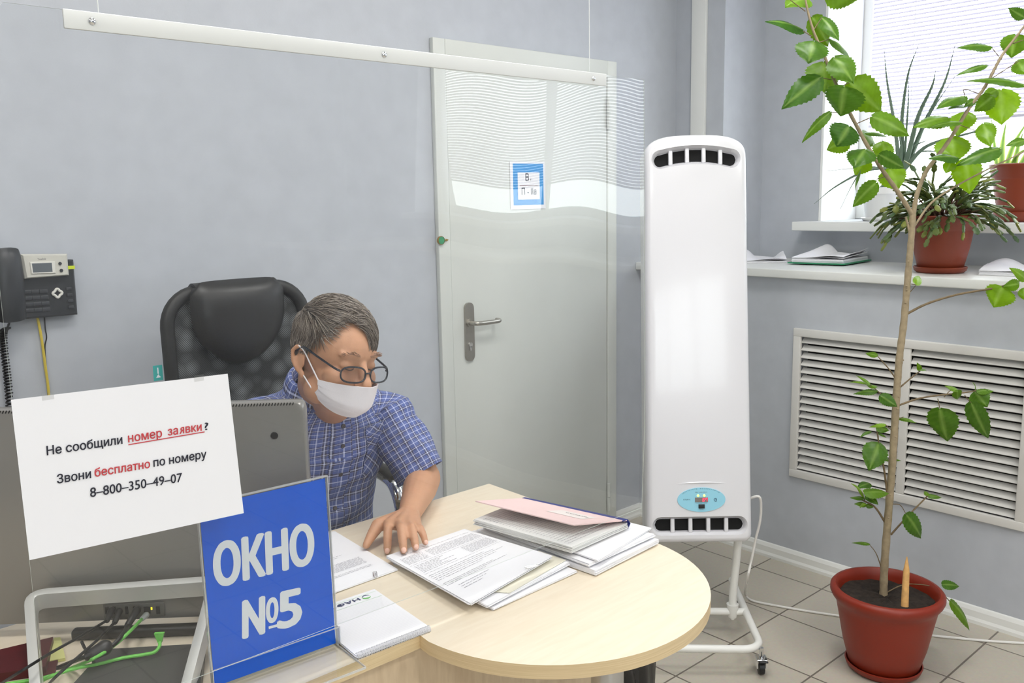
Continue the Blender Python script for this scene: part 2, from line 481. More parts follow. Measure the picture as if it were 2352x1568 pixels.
b = MB(); xm_, zm_ = (FWX[0]+FWX[1])/2, (FWZ[0]+FWZ[1])/2
for q in range(4): b.box((FWX[0]+0.03+(FWX[1]-FWX[0]-0.06)*q/3, YF-0.06, zm_), (0.06, 0.06, FWZ[1]-FWZ[0]))
for zz in (FWZ[0]+0.03, FWZ[1]-0.03): b.box((xm_, YF-0.06, zz), (FWX[1]-FWX[0], 0.055, 0.06))
b.build('window_frame', M['whitep'], fwr, smooth=False)
b = MB(); b.box((xm_, YF-0.07, zm_), (FWX[1]-FWX[0]-0.08, 0.005, FWZ[1]-FWZ[0]-0.08)); b.build('pane', M['glass'], fwr, smooth=False)
# upper right wall with two window openings
b = MB(); ys = [YF] + [v for w in sorted(WIN) for v in w] + [YB]
X0, X1 = XU, XU+0.40
b.box(((X0+X1)/2, (YF+YB)/2, WZ0/2), (X1-X0, YB-YF, WZ0))
b.box(((X0+X1)/2, (YF+YB)/2, (WZ1+CEIL)/2), (X1-X0, YB-YF, CEIL-WZ1))
for k in range(0, len(ys), 2):
    b.box(((X0+X1)/2, (ys[k]+ys[k+1])/2, (WZ0+WZ1)/2), (X1-X0, ys[k+1]-ys[k], WZ1-WZ0))
struct('wall_right', b, M['wall'])
b = MB(); b.box(((XC+XU)/2, (YC+YB)/2, CEIL/2), (XU-XC, YB-YC, CEIL)); struct('wall_column', b, M['wall'])
# low boxed-in wall that carries the ledge, open behind the grille
GY0, GY1, GZ0, GZ1 = 0.955, 1.829, 0.373, 0.981
b = MB(); t = 0.06; xm = XR+t/2
b.box((xm, (YF+GY0)/2+0.0125, 0.59), (t, GY0+0.025-YF, 1.18)); b.box((xm, (GY1+YB)/2-0.0125, 0.59), (t, YB-GY1+0.025, 1.18))
b.box((xm, (GY0+GY1)/2, (GZ0+0.025)/2), (t, GY1-GY0-0.05, GZ0+0.025)); b.box((xm, (GY0+GY1)/2, (GZ1-0.025+1.18)/2), (t, GY1-GY0-0.05, 1.18-GZ1+0.025))
struct('wall_right', b, M['wall'])
b = MB(); b.box((3.43, (YF+YB)/2, 1.195), (XU-3.13, YB-YF, 0.034), bev=0.004); tag(struct('trim_1', b, M['ledge'], smooth=True), 'white laminate ledge running under the window on the grey wall')
# baseboards
def baseboard(name, p0, p1, nrm):
    p0 = Vector(p0); p1 = Vector(p1); n = Vector(nrm); d = (p1-p0)
    prof = [(0, 0), (0.018, 0), (0.018, 0.012), (0.013, 0.022), (0.012, 0.045), (0.006, 0.057), (0, 0.06)]
    mb = MB(); vs = []
    for p in (p0, p1):
        for (a, z) in prof: vs.append(p + n*a + Vector((0, 0, z)))
    k = len(prof); fs = [(i, (i+1) % k, k+(i+1) % k, k+i) for i in range(k)] + [tuple(range(k))[::-1], tuple(range(k, 2*k))]
    mb.add(vs, fs); return struct(name, mb, M['whitep'])
baseboard('baseboard_right', (XR, YF, 0), (XR, YB, 0), (-1, 0, 0))
baseboard('baseboard_back', (XL, YB, 0), (1.991, YB, 0), (0, -1, 0))
baseboard('baseboard_back', (2.977, YB, 0), (XR, YB, 0), (0, -1, 0))
# cable trunking down the column
y0 = at(1620, 150, X=XC-0.014).y; y1 = at(1592, 150, X=XC).y
b = MB(); b.box((XC-0.008, (y0+y1)/2, (1.212+CEIL)/2), (0.016, y1-y0, CEIL-1.212), bev=0.002); tag(struct('trim_2', b, M['whitep'], smooth=True), 'white cable trunking running down the corner column')

# ceiling lamps
for (lx, ly) in LAMPS:
    r = thing('ceiling_light', (lx, ly, CEIL), 'square white ceiling light panel', 'ceiling light', kind='structure')
    b = MB()
    for s_ in (-1, 1):
        b.box((lx+s_*0.295, ly, CEIL-0.015), (0.015, 0.605, 0.03)); b.box((lx, ly+s_*0.295, CEIL-0.015), (0.575, 0.015, 0.03))
    b.build('lamp_frame', M['whitep'], r, smooth=False)
    b = MB(); b.box((lx, ly, CEIL-0.012), (0.575, 0.575, 0.012))
    b.build('diffuser', mat('lamp_diffuser', (245, 245, 240), 0.5, emit=((255, 252, 245), 7.0)), r, smooth=False)

# windows
def window(name, y0, y1, blind_z, lab):
    ym = (y0+y1)/2; w = y1-y0
    r = thing(name, (4.05, ym, WZ0), None, None, kind='structure')
    b = MB(); xf = 4.085
    z0 = WZ0+0.0; fw = 0.055
    for yy in (y0+fw/2, y1-fw/2): b.box((xf, yy, (z0+WZ1)/2), (0.06, fw, WZ1-z0), bev=0.006)
    for zz in (z0+fw/2, WZ1-fw/2): b.box((xf, ym, zz), (0.058, w-2*fw+0.01, fw), bev=0.006)
    b.box((xf, ym, (z0+WZ1)/2), (0.059, 0.09, WZ1-z0-2*fw+0.01), bev=0.006)
    b.build('window_frame', M['whitep'], r)
    b = MB(); b.box((xf+0.01, ym, (z0+WZ1)/2), (0.005, w-2*fw+0.01, WZ1-z0-2*fw+0.01)); b.build('pane', M['glass'], r, smooth=False)
    b = MB(); b.box((3.83, ym+0.0, WZ0-0.02), (0.46, w+0.11, 0.039), bev=0.004); b.build('window_sill', M['ledge'], r)
    # white plaster reveals
    b = MB()
    for yy, s_ in ((y0, 1), (y1, -1)): b.box((3.892, yy+s_*0.0065, (WZ0+WZ1)/2), (0.32, 0.012, WZ1-WZ0))
    b.box((3.892, ym, WZ1-0.006), (0.32, w-0.024, 0.012)); b.build('window_reveal', M['ceil'], r, smooth=False)
    # venetian blind
    bl = thing('venetian_blind', (3.995, ym, WZ1-0.06), lab, 'window blind')
    ya, yb = y0+0.03, y1-0.09
    b = MB(); b.box((3.995, (ya+yb)/2, WZ1-0.035), (0.028, yb-ya, 0.03), bev=0.003); b.build('head_rail', M['whitep'], bl)
    b = MB(); n = int((WZ1-0.07-blind_z)/0.0178); tilt = math.radians(-38)
    for k in range(n):
        z = WZ1-0.07-k*0.0178
        R = Matrix.Rotation(tilt, 3, 'Y'); vs = []
        for yy in (ya, yb):
            for q in range(5):
                u = (q/4-0.5)*0.025; vs.append(Vector((3.995, yy, z)) + R @ Vector((u, 0, 0.0022*(1-(q/2-1)**2))))
        b.add(vs, [(q, q+1, 5+q+1, 5+q) for q in range(4)])
    b.build('slat', M['slat'], bl)
    b = MB(); zb = WZ1-0.07-n*0.0178
    b.box((3.995, (ya+yb)/2, zb), (0.024, yb-ya, 0.012), bev=0.003); b.build('bottom_rail', M['slat'], bl)
    for q in (0.12, 0.52, 0.9):
        yy = yb+(ya-yb)*q
        for dx in (-0.013, 0.013):
            b = MB(); b.tube([(3.995+dx, yy, zb), (3.995+dx, yy, WZ1-0.05)], 0.0009, 5); b.build('ladder_cord', M['whitep'], bl)
    return r
window('window_1', WIN[0][0], WIN[0][1], 1.80, 'white horizontal slat blind half lowered in the bright window behind the plants')
window('window_2', WIN[1][0], WIN[1][1], 1.60, 'white horizontal slat blind in the second window outside the right edge')

# ventilation grille
g = thing('ventilation_grille', (XR, (GY0+GY1)/2, GZ0), 'white two-panel slatted ventilation grille set in the low grey wall', 'grille')
b = MB(); fw = 0.032; ym = 1.379
for zz in (GZ0+fw/2, GZ1-fw/2): b.box((XR-0.006, (GY0+GY1)/2, zz), (0.016, GY1-GY0, fw), bev=0.003)
for yy in (GY0+fw/2, GY1-fw/2): b.box((XR-0.006, yy, (GZ0+GZ1)/2), (0.0155, fw, GZ1-GZ0-2*fw+0.002), bev=0.003)
b.build('grille_frame', M['grille'], g)
b = MB(); b.box((XR-0.004, ym, (GZ0+GZ1)/2), (0.014, 0.03, GZ1-GZ0-2*fw), bev=0.003); b.build('grille_mullion', M['grille'], g)
for (a, c) in ((GY0+fw, ym-0.015), (ym+0.015, GY1-fw)):
    b = MB(); n = 18; H_ = GZ1-GZ0-2*fw
    for k in range(n):
        z = GZ0+fw+H_*(k+0.5)/n
        R = Matrix.Rotation(math.radians(-40), 3, 'Y')
        b.box((XR+0.006, (a+c)/2, z), (0.029, c-a, 0.0022), R=R)
    b.build('grille_slats', M['grille'], g, smooth=False)
b = MB(); b.box((XR+0.075, (GY0+GY1)/2, (GZ0+GZ1)/2), (0.005, GY1-GY0, GZ1-GZ0)); b.build('grille_shade', M['dark'], g, smooth=False)  # dark sheet stands in for the shade inside the boxed-in wall

# door
d = thing('door_1', (2.48, YB, 0), None, None, kind='structure')
DX0, DX1, DZ = 1.991, 2.975, 2.076
b = MB(); b.box((DX0+0.027, YB-0.011, DZ/2), (0.054, 0.022, DZ), bev=0.003); b.box((DX1-0.029, YB-0.011, DZ/2), (0.058, 0.022, DZ), bev=0.003)
b.box(((DX0+DX1)/2-0.001, YB-0.011, DZ-0.035), (DX1-DX0-0.112, 0.0215, 0.07), bev=0.003); b.build('door_frame', M['door'], d)
b = MB(); b.box((2.481, YB-0.009, 1.006), (0.866, 0.016, 1.992), bev=0.002); b.build('door_leaf', M['door'], d)
b = MB(); b.box((2.481, YB-0.001, 1.003), (0.884, 0.004, 2.006)); b.build('door_gap_shade', M['dark'], d, smooth=False)  # dark plate behind the slit, painted in for its shade
for z in (0.155, 1.86):
    b = MB(); b.tube([(2.917, YB-0.026, z-0.065), (2.917, YB-0.026, z-0.001)], 0.008, 12); b.tube([(2.917, YB-0.026, z+0.002), (2.917, YB-0.026, z+0.065)], 0.008, 12)
    b.build('hinge', M['door'], d)
h = MB(); RX = Matrix.Rotation(PI/2, 3, 'X')
h.prism([(p[0], p[1]) for p in rrect(0.044, 0.226, 0.0215, 8)], 0, 0.009, R=RX, c=(2.124, YB-0.017, 1.006))
hp = h.build('handle_plate', M['steel'], d)
hz = at(1075, 742, Y=YB-0.03).z
b = MB(); b.tube(bez([(2.122, YB-0.02, hz), (2.122, YB-0.058, hz), (2.135, YB-0.068, hz), (2.17, YB-0.068, hz-0.001), (2.23, YB-0.066, hz-0.001), (2.245, YB-0.058, hz), (2.247, YB-0.04, hz)], 30), 0.0088, 12)
b.tube([(2.122, YB-0.026, hz), (2.122, YB-0.034, hz)], 0.016, 20); b.build('door_lever', M['steel'], hp)
b = MB(); kz = at(1071, 797, Y=YB-0.03).z
b.tube([(2.124, YB-0.026, kz+0.006), (2.124, YB-0.03, kz+0.006)], 0.009, 16); b.box((2.124, YB-0.028, kz-0.008), (0.008, 0.004, 0.02), bev=0.002); b.build('lock_cylinder', M['chrome'], hp)

# inspection seal on the door frame
s1 = at(1011, 552, Y=YB-0.022)
r = thing('wax_seal', s1, 'small round green seal in a brass cap with pin on the door frame', 'seal')
b = MB(); b.lathe([(0, 0), (0.0155, 0), (0.0165, 0.006), (0.0145, 0.010), (0.0135, 0.008)], s1, 24, R=Matrix.Rotation(PI/2, 3, 'X')); b.build('brass_cap', mat('brass', (170, 140, 80), 0.35, metal=0.8), r)
b = MB(); b.lathe([(0.0135, 0.004), (0.0135, 0.0085), (0.008, 0.0095), (0, 0.009)], s1, 24, R=Matrix.Rotation(PI/2, 3, 'X')); b.build('green_wax', mat('green_wax', (62, 150, 104), 0.5, bump=(300, 0.6)), r)
b = MB(); b.tube([s1+V(0.014, -0.006, 0), s1+V(0.038, 0.0, 0.001)], [0.003, 0.0014], 8); b.tube([s1+V(0.028, 0.001, 0), s1+V(0.028, -0.004, 0)], 0.0045, 10); b.build('brass_pin', bpy.data.materials['brass'], r)

# paper sign on the door
A, B_, C_, D_ = [at(x, y, Y=YB-0.0185) for x, y in ((1170, 370), (1251, 371), (1254, 480), (1173, 481))]
r = thing('door_sign', (A+B_+C_+D_)/4, 'blue and white fire category notice taped on the grey door', 'sign')
o = (A+B_+C_+D_)/4; FM = frame_M(o, B_-A, A-D_); w_ = (B_-A).length; h_ = (A-D_).length
b = MB(); b.T = FM; b.box((0, 0, 0.0006), (w_, h_, 0.0008)); b.build('sign_paper', M['paper'], r, smooth=False)
b = MB(); b.T = FM; b.box((0.002, 0.004, 0.0012), (w_*0.86, h_*0.87, 0.0006)); b.build('blue_border', mat('cyan_print', (36, 146, 214), 0.5), r, smooth=False)
b = MB(); b.T = FM; b.box((0.003, -0.002, 0.0018), (w_*0.62, h_*0.57, 0.0006)); b.build('white_field', M['paper'], r, smooth=False)
b = MB(); b.T = FM; b.box((0.003, 0.0, 0.0023), (w_*0.52, 0.002, 0.0004)); b.build('rule_line', mat('maroon_line', (110, 60, 60), 0.8), r, smooth=False)
def tm(x, y, z=0.0024): return FM @ Matrix.Translation((x, y, z))
text_mesh('lettering', 'В', M['ink'], r, tm(-0.006, 0.018), 0.040, 0.9, 0.0004, align='CENTER')
text_mesh('lettering', '4', M['ink'], r, tm(0.013, 0.018), 0.013, 0.9, 0, align='CENTER')
text_mesh('lettering', 'П - IIа', M['ink'], r, tm(0.003, -0.036), 0.037, 0.86, 0.0004, align='CENTER')
# ------------------------------------------------------------------ desk
def at_plane(x, y, o, n):
    v = (x-1176)*RT + (y-784)*DN + F_PX*FW
    t = (np.dot(np.array(o)-CP, np.array(n)))/np.dot(v, np.array(n)); return Vector(CP+t*v)

TOP = 0.75
desk = thing('office_desk', (0.5, 1.47, 0), 'light maple office desk with a rounded end on a chrome leg', 'desk')
cx, cy, cr = 1.157, 1.189, 0.315
poly = [(-0.75, 1.745), (-0.75, 1.194), (cx-cr+0.004, 1.194)]
for k in range(1, 41): a = PI + PI*k/40; poly.append((cx+cr*math.cos(a), cy+cr*math.sin(a)))
poly += [(1.481, 1.745)]
b = MB(); n = len(poly); e = 0.0015
inn = []
for i, p in enumerate(poly):
    inn.append(p)
b.add([(p[0], p[1], TOP) for p in poly], [tuple(range(n))])
b.cur = 1
b.add([(p[0], p[1], TOP) for p in poly]+[(p[0], p[1], TOP-0.025) for p in poly], [(i, (i+1) % n, n+(i+1) % n, n+i) for i in range(n)])
b.cur = 0; b.add([(p[0], p[1], TOP-0.025) for p in poly], [tuple(range(n))[::-1]])
o = b.build('tabletop', [M['maple'], M['maple_edge']], desk, angle=30)
b = MB(); b.box((0.295, 1.222, 0.372), (2.05, 0.018, 0.706)); b.build('modesty_panel', M['maple_panel'], desk, smooth=False)
b = MB(); b.box((-0.73, 1.47, 0.3625), (0.018, 0.5, 0.725)); b.build('side_panel', M['maple_panel'], desk, smooth=False)
b = MB(); b.box((1.38, 1.572, 0.3625), (0.018, 0.32, 0.725)); b.build('side_panel', M['maple_panel'], desk, smooth=False)
b = MB(); b.tube([(1.128, 1.007, 0.012), (1.128, 1.007, 0.724)], 0.03, 24); b.lathe([(0, 0), (0.06, 0), (0.06, 0.006), (0.032, 0.014)], (1.128, 1.007, 0), 28); b.lathe([(0.032, 0.708), (0.055, 0.716), (0.055, 0.7245), (0, 0.7245)], (1.128, 1.007, 0), 28)
b.build('leg', mat('satin_chrome', (190, 190, 192), 0.22, metal=1.0), desk)

# waste bin with a black liner under the round end
bc = Vector((1.532, 1.372, 0))
r = thing('waste_bin', bc, 'small waste bin lined with a shiny black bag under the round desk end', 'bin')
b = MB(); b.lathe([(0, 0), (0.095, 0), (0.116, 0.41), (0.112, 0.41), (0.091, 0.006), (0, 0.006)], bc, 32); b.build('bin_body', M['black'], r)
b = MB()
def bag(u, v):
    a = 2*PI*u; w = 0.005*math.sin(a*9+v*5)+0.004*math.sin(a*17+1+v*9)
    prof = [(0.118, 0.28), (0.120, 0.39), (0.121, 0.418), (0.113, 0.43), (0.104, 0.41), (0.099, 0.32)]
    t = v*5; i = min(4, int(t)); f = t-i; rr = prof[i][0]*(1-f)+prof[i+1][0]*f; z = prof[i][1]*(1-f)+prof[i+1][1]*f
    return bc + V((rr+w)*math.cos(a), (rr+w)*math.sin(a), z + (0.012*math.sin(a*5) if v < 0.1 else 0))
b.grid(97, 16, bag); b.build('bin_liner', mat('black_film', (18, 18, 20), 0.22), r)

# ------------------------------------------------------------------ hanging clear screen
SY, SZ0, SZ1 = 1.205, 0.82, at(700, 88, Y=1.205).z
SX0, SX1 = 0.256, at(1481, 700, Y=1.205).x
scr = thing('hanging_screen', ((SX0+SX1)/2, SY, SZ0), 'large clear plastic sheet hanging from two strings in front of the seated man', 'screen')
def wave(x, z):
    t = (x-SX0)/(SX1-SX0)
    return 0.006*math.sin(2.2*t*PI+0.8+1.2*(z-0.8)) * t + 0.0035*t*math.sin(5.1*x+3.0*z) + 0.0012*t*math.sin(17*x-6*z)
def sheet(u, v):
    z = SZ0+(SZ1-SZ0)*v; x = SX0+(SX1-SX0)*u
    if v > 0.9: x += 0.035*((v-0.9)/0.1)**2*(1-u)**8            # the top left corner is cut round
    if v < 0.5: x += 0.006*u**6*math.sin((0.5-v)*6)
    return V(x, SY+wave(x, z), z)
b = MB(); b.grid(90, 50, sheet, thick=0.0015)
nside = len(b.f)
M['sheet'] = clear_mat('clear_sheet', (0.985, 0.99, 0.992), 0.035, 0.012, haze=0.004)
M['sheet_edge'] = mat('sheet_cut_edge', (226, 234, 226), 0.3)  # pale opaque colour stands in for the edge-lit rim
for i in range(2*89*49, nside): b.mi[i] = 1
o = b.build('clear_sheet', [M['sheet'], M['sheet_edge']], scr, angle=60)
RY = SY-0.0045
rl = at(143, 36, Y=RY); rr_ = at(1390, 180, Y=RY)
b = MB(); rz = SZ1-0.012
b.box(((rl.x+rr_.x)/2, RY-0.002, rz), (rr_.x-rl.x, 0.004, 0.023), bev=0.001); rail = b.build('top_rail', mat('rail_plastic', (222, 224, 222), 0.35), scr)
for (px, py) in ((211, 46), (882, 120), (1363, 181)):
    p = at(px, py, Y=RY-0.004); p.z = rz
    b = MB(); b.sphere(p, (0.0048, 0.0035, 0.0048), 14, 8); b.build('screw', M['chrome'], rail)
for (px, py) in ((226, 28), (1354, 165)):
    p = at(px, py, Y=SY)
    b = MB(); b.tube([(p.x, SY, rz+0.002), (p.x, SY, CEIL)], 0.0008, 6); b.build('string', mat('white_string', (225, 228, 228), 0.6), scr)

# ------------------------------------------------------------------ lettering fitted between two points
def text_fit(name, body, m, parent, p0, p1, zdir, cap=None, bold=0.0, kx=1.0):
    """baseline from p0 to p1; zdir = towards the reader; cap = cap height in metres (width is condensed to fit)"""
    me = glyphs(body); me.name = name
    xs = [v.co.x for v in me.vertices]; x0, x1 = min(xs), max(xs)
    p0 = Vector(p0); p1 = Vector(p1); X = (p1-p0); L = X.length; X.normalize(); Z = Vector(zdir).normalized(); Y = Z.cross(X).normalized()
    s = L/(x1-x0); sy = (cap/0.727) if cap else s*kx
    for v in me.vertices:
        q = v.co.copy(); v.co = p0 + X*((q.x-x0)*s) + Y*(q.y*sy) + Z*0.0002
    if bold > 0:                       # heavier strokes: the same outline repeated with small shifts
        bm = bmesh.new(); bm.from_mesh(me); src = bm.verts[:] + bm.edges[:] + bm.faces[:]
        for k, (dx, dy) in enumerate(((1, 0), (-1, 0), (0, .7), (0, -.7), (.7, .5), (-.7, -.5), (.7, -.5), (-.7, .5))):
            g = bmesh.ops.duplicate(bm, geom=src)['geom']
            for v in g:
                if isinstance(v, bmesh.types.BMVert): v.co += X*(bold*sy*dx)+Y*(bold*sy*dy)+Z*(0.00004*(k+1))
        bmesh.ops.dissolve_degenerate(bm, dist=1e-7, edges=bm.edges[:])
        bm.to_mesh(me); bm.free()
    me.materials.clear(); me.materials.append(m)
    if parent is not None: me.transform(wm(parent).inverted())
    o = bpy.data.objects.new(name, me); COL.objects.link(o); o.parent = parent; return o

# notice taped on the sheet
NY = SY-0.0012
nc = [at(x, y, Y=NY) for x, y in ((25, 918), (523, 858), (560, 1178), (68, 1286))]
nt_ = thing('paper_notice', (nc[2]+nc[3])/2, 'white landscape paper notice with black and red lettering taped on the clear screen', 'notice')
b = MB(); b.grid(8, 8, lambda u, v: (nc[0]*(1-u)+nc[1]*u)*(1-v)+(nc[3]*(1-u)+nc[2]*u)*v, thick=-0.0004); b.build('notice_paper', M['paper'], nt_, smooth=False)
for p in ((457, 868), (110, 910)):
    q = at(p[0], p[1], Y=NY-0.0006); b = MB(); b.box(q, (0.014, 0.0002, 0.009)); b.build('clear_tape', clear_mat('clear_tape', (0.985, 0.985, 0.98), 0.04, 0.15, haze=0.02), nt_, smooth=False)
def nline(body, a, c, m, bold=0.018):
    text_fit('lettering', body, m, nt_, at(a[0], a[1], Y=NY-0.0006), at(c[0], c[1], Y=NY-0.0006), (0, -1, 0), bold=bold, kx=1.12)
nline('Не сообщили', (108, 1045), (281, 1018.5), M['ink'])
nline('номер', (295, 1015.5), (372, 1003), M['inkred'])
nline('заявки', (386, 1000), (463, 988.5), M['inkred'])
text_fit('lettering', '?', M['ink'], nt_, at(470.5, 987.5, Y=NY-0.0006), at(479, 986, Y=NY-0.0006), (0, -1, 0), cap=0.0112, bold=0.012)
nline('Звони', (131.5, 1110), (209, 1097), M['ink'])
nline('бесплатно', (218, 1094.5), (344.5, 1073.5), M['inkred'])
nline('по номеру', (353, 1071.5), (474, 1051), M['ink'])
nline('8–800–350–49–07', (207.5, 1141.5), (418, 1105.5), M['ink'], 0.011)
b = MB(); p0 = at(295, 1021, Y=NY-0.0007); p1 = at(470, 991.5, Y=NY-0.0007); w = V(0, 0, 0.0007)
b.add([p0-w, p1-w, p1+w, p0+w], [(0, 1, 2, 3)]); b.build('underline', M['inkred'], nt_, smooth=False)

# ------------------------------------------------------------------ blue counter sign in a clear holder
zt = 0.757+0.2905
sq = [at(443, 1169, z=zt), at(738, 1104, z=zt), at(773, 1476, z=0.757), at(490, 1583, z=0.757)]
c0 = (sq[2]+sq[3])/2
X = ((sq[1]-sq[0])+(sq[2]-sq[3])).normalized(); Yv = ((sq[0]+sq[1])/2-c0).normalized(); Zn = X.cross(Yv).normalized()
sg = thing('counter_sign', (c0.x, c0.y, TOP), 'upright blue sign with pale lettering in a clear stand on the desk', 'sign')
FMs = frame_M(c0, X, Yv); W2 = 0.107; HS = 0.2945
M['acryl'] = clear_mat('clear_acrylic', (0.975, 0.985, 0.985), 0.012, 0.01)
M['acryl_edge'] = clear_mat('acrylic_edge', (0.93, 0.94, 0.94), 0.14, 0.06, haze=0.4)
b = MB(); b.T = FMs; b.box((0, HS/2, 0), (2*W2-0.004, HS-0.004, 0.0006)); b.build('blue_insert', mat('blue_print', (10, 98, 226), 0.6, spec=0.1, noise=(8, 0.03)), sg, smooth=False)
b = MB(); b.T = FMs
for zz in (0.0022, -0.0022): b.box((0, HS/2, zz), (2*W2+0.002, HS+0.002, 0.0018))
b.box((0, 0.018, 0.010), (2*W2+0.006, 0.030, 0.0018))                       # front lip
b.build('clear_panel', M['acryl'], sg, smooth=False)
b = MB(); b.T = FMs
for s_ in (-1, 1): b.box((s_*(W2+0.0012), HS/2, 0), (0.0016, HS+0.002, 0.0065))
b.box((0, HS+0.0014, 0), (2*W2+0.004, 0.0016, 0.0065)); b.box((0, 0.0335, 0.010), (2*W2+0.006, 0.0012, 0.0022))
b.box((-W2-0.002, 0.018, 0.006), (0.0014, 0.03, 0.01)); b.box((W2+0.002, 0.018, 0.006), (0.0014, 0.03, 0.01))
b.build('panel_edge', M['acryl_edge'], sg, smooth=False)
fwd = Vector((Zn.x, Zn.y, 0)).normalized(); Xh = Vector((X.x, X.y, 0)).normalized()
b = MB(); b.T = frame_M(Vector((c0.x, c0.y, TOP)), Xh, -fwd)
b.box((0, -0.035, 0.0018), (2*W2+0.006, 0.115, 0.003)); b.build('stand_foot', M['acryl'], sg, smooth=False)
b = MB(); b.T = frame_M(Vector((c0.x, c0.y, TOP)), Xh, -fwd)
b.box((0, -0.0935, 0.0018), (2*W2+0.006, 0.0016, 0.0036)); b.box((W2+0.003, -0.035, 0.0018), (0.0014, 0.115, 0.0034)); b.build('foot_edge', M['acryl_edge'], sg, smooth=False)
on = FMs @ V(0, 0, 0.0006); M['sign_white'] = mat('sign_white', (244, 246, 252), 0.6)
def sline(body, a, c, cap, bold=0.036):
    p0 = at_plane(a[0], a[1], on, Zn); p1 = at_plane(c[0], c[1], on, Zn)
    text_fit('lettering', body, M['sign_white'], sg, p0, p1, Zn, cap=cap, bold=bold)
sline('ОКНО', (496, 1347), (719, 1291), 0.067)
sline('N', (560, 1464), (605, 1452.5), 0.063)
sline('5', (640, 1443), (690, 1430.5), 0.063)
sline('о', (613, 1430), (637, 1424), 0.052, 0.026)
p0 = at_plane(617, 1441, on, Zn)+Zn*0.0003; p1 = at_plane(643, 1434, on, Zn)+Zn*0.0003; w = Yv*0.0022
b = MB(); b.add([p0-w, p1-w, p1+w, p0+w], [(0, 1, 2, 3)]); b.build('lettering', M['sign_white'], sg, smooth=False)

# ------------------------------------------------------------------ all-in-one computer seen from behind
MN = Vector((0.632, 0.775, 0)).normalized(); MU = Vector((0.775, -0.632, 0)).normalized()
mr = at_plane(697, 925, MN*1.515, MN)
W_, zt_, zb_ = 0.60, 1.162, 0.772
mc = Vector((mr.x, mr.y, 0))-MU*(W_/2)
mo = thing('all_in_one_computer', (mc.x, mc.y, TOP), 'grey all-in-one computer with its back to the viewer behind the paper notice', 'computer')
FMm = frame_M(Vector((mc.x, mc.y, (zt_+zb_)/2)), MU, V(0, 0, 1))     # z axis points to the viewer
M['shell'] = mat('computer_shell', (134, 131, 127), 0.28, metal=0.25, noise=(3, 0.04))
H_ = zt_-zb_
b = MB(); b.T = FMm
out = rrect(W_, H_, 0.014, 5); rings = []
for (ins, z) in ((0.004, -0.034), (0.0, -0.028), (0.0, -0.006), (0.002, -0.0015), (0.007, 0.0)):
    rings.append([((x)*(1-2*ins/W_), y*(1-2*ins/H_), z) for x, y in out])
nn = len(out); vs = [p for r_ in rings for p in r_]; fs = []
for i in range(len(rings)-1):
    for k in range(nn): fs.append((i*nn+k, i*nn+(k+1) % nn, (i+1)*nn+(k+1) % nn, (i+1)*nn+k))
fs.append(tuple(range(nn))[::-1]); fs.append(tuple((len(rings)-1)*nn+k for k in range(nn)))
b.add(vs, fs); sh = b.build('back_shell', M['shell'], mo)
b = MB(); b.T = FMm @ Matrix.Translation((0, H_/2, 0))
for k in range(100):
    x = W_/2-0.02-k*0.0051
    b.add([(x, -0.0055, 0.0003), (x+0.0022, -0.0055, 0.0003), (x+0.0036, -0.001, -0.0015), (x+0.0014, -0.001, -0.0015)], [(0, 1, 2, 3)])
b.build('vent_slots', M['dark'], sh, smooth=False)
def mp(px, py, c=1.515): return at_plane(px, py, MN*c, MN)
# round camera badge, port strip
q = mp(630, 1000, 1.513)
b = MB(); b.T = frame_M(q, MU, V(0, 0, 1)); b.lathe([(0, 0), (0.0065, 0), (0.006, 0.0012), (0, 0.0014)], (0, 0, 0), 20); b.build('round_badge', M['black'], mo)
pa, pb = mp(238, 1400, 1.512), mp(378, 1402, 1.512); pm = (pa+pb)/2
b = MB(); b.T = frame_M(pm, MU, V(0, 0, 1)); b.box((0, 0, 0), ((pb-pa).length, 0.026, 0.003), bev=0.001); port = b.build('port_strip', mat('port_strip', (92, 90, 86), 0.4), mo)
for (px, w) in ((246, 8), (262, 8), (291, 6), (310, 7), (338, 14), (363, 8)):
    q = mp(px, 1401, 1.510); b = MB(); b.T = frame_M(q, MU, V(0, 0, 1)); b.box((0, 0, 0), (w*0.0008, 0.014, 0.002)); b.build('socket', M['blackm'], port, smooth=False)
q = mp(348, 1397, 1.5085); b = MB(); b.box(q, (0.0022, 0.0022, 0.004)); b.build('link_light', mat('link_led', (240, 225, 60), 0.4, emit=((250, 235, 40), 2.0)), port, smooth=False)
# U-shaped metal bar stand
tl, tr = mp(70, 1376, 1.488), mp(494, 1344, 1.488); fl = at(86, 1600, z=TOP+0.0185); fr = at(426, 1605, z=TOP+0.0185)
def corner(a, b_, c, r, k=6):
    d1 = (a-b_).normalized(); d2 = (c-b_).normalized(); p = b_+d1*r; q = b_+d2*r; o_ = []
    for i in range(k+1):
        t = i/k; o_.append(p*(1-t)**2 + b_*2*t*(1-t) + q*t*t)
    return o_
path = [fl]+[fl*(1-t)+tl*t for t in (0.3, 0.6)]+corner(fl, tl, tr, 0.032)+[tl*(1-t)+tr*t for t in (0.3, 0.5, 0.7)]+corner(tl, tr, fr, 0.022)+[tr*(1-t)+fr*t for t in (0.4, 0.7)]+[fr]
b = MB(); upv = (fl-tl).normalized().cross(MU).normalized()
b.strip(path, 0.0165, 0.0075, upv); b.build('bar_stand', mat('stand_aluminium', (206, 206, 202), 0.38, metal=0.25), mo)
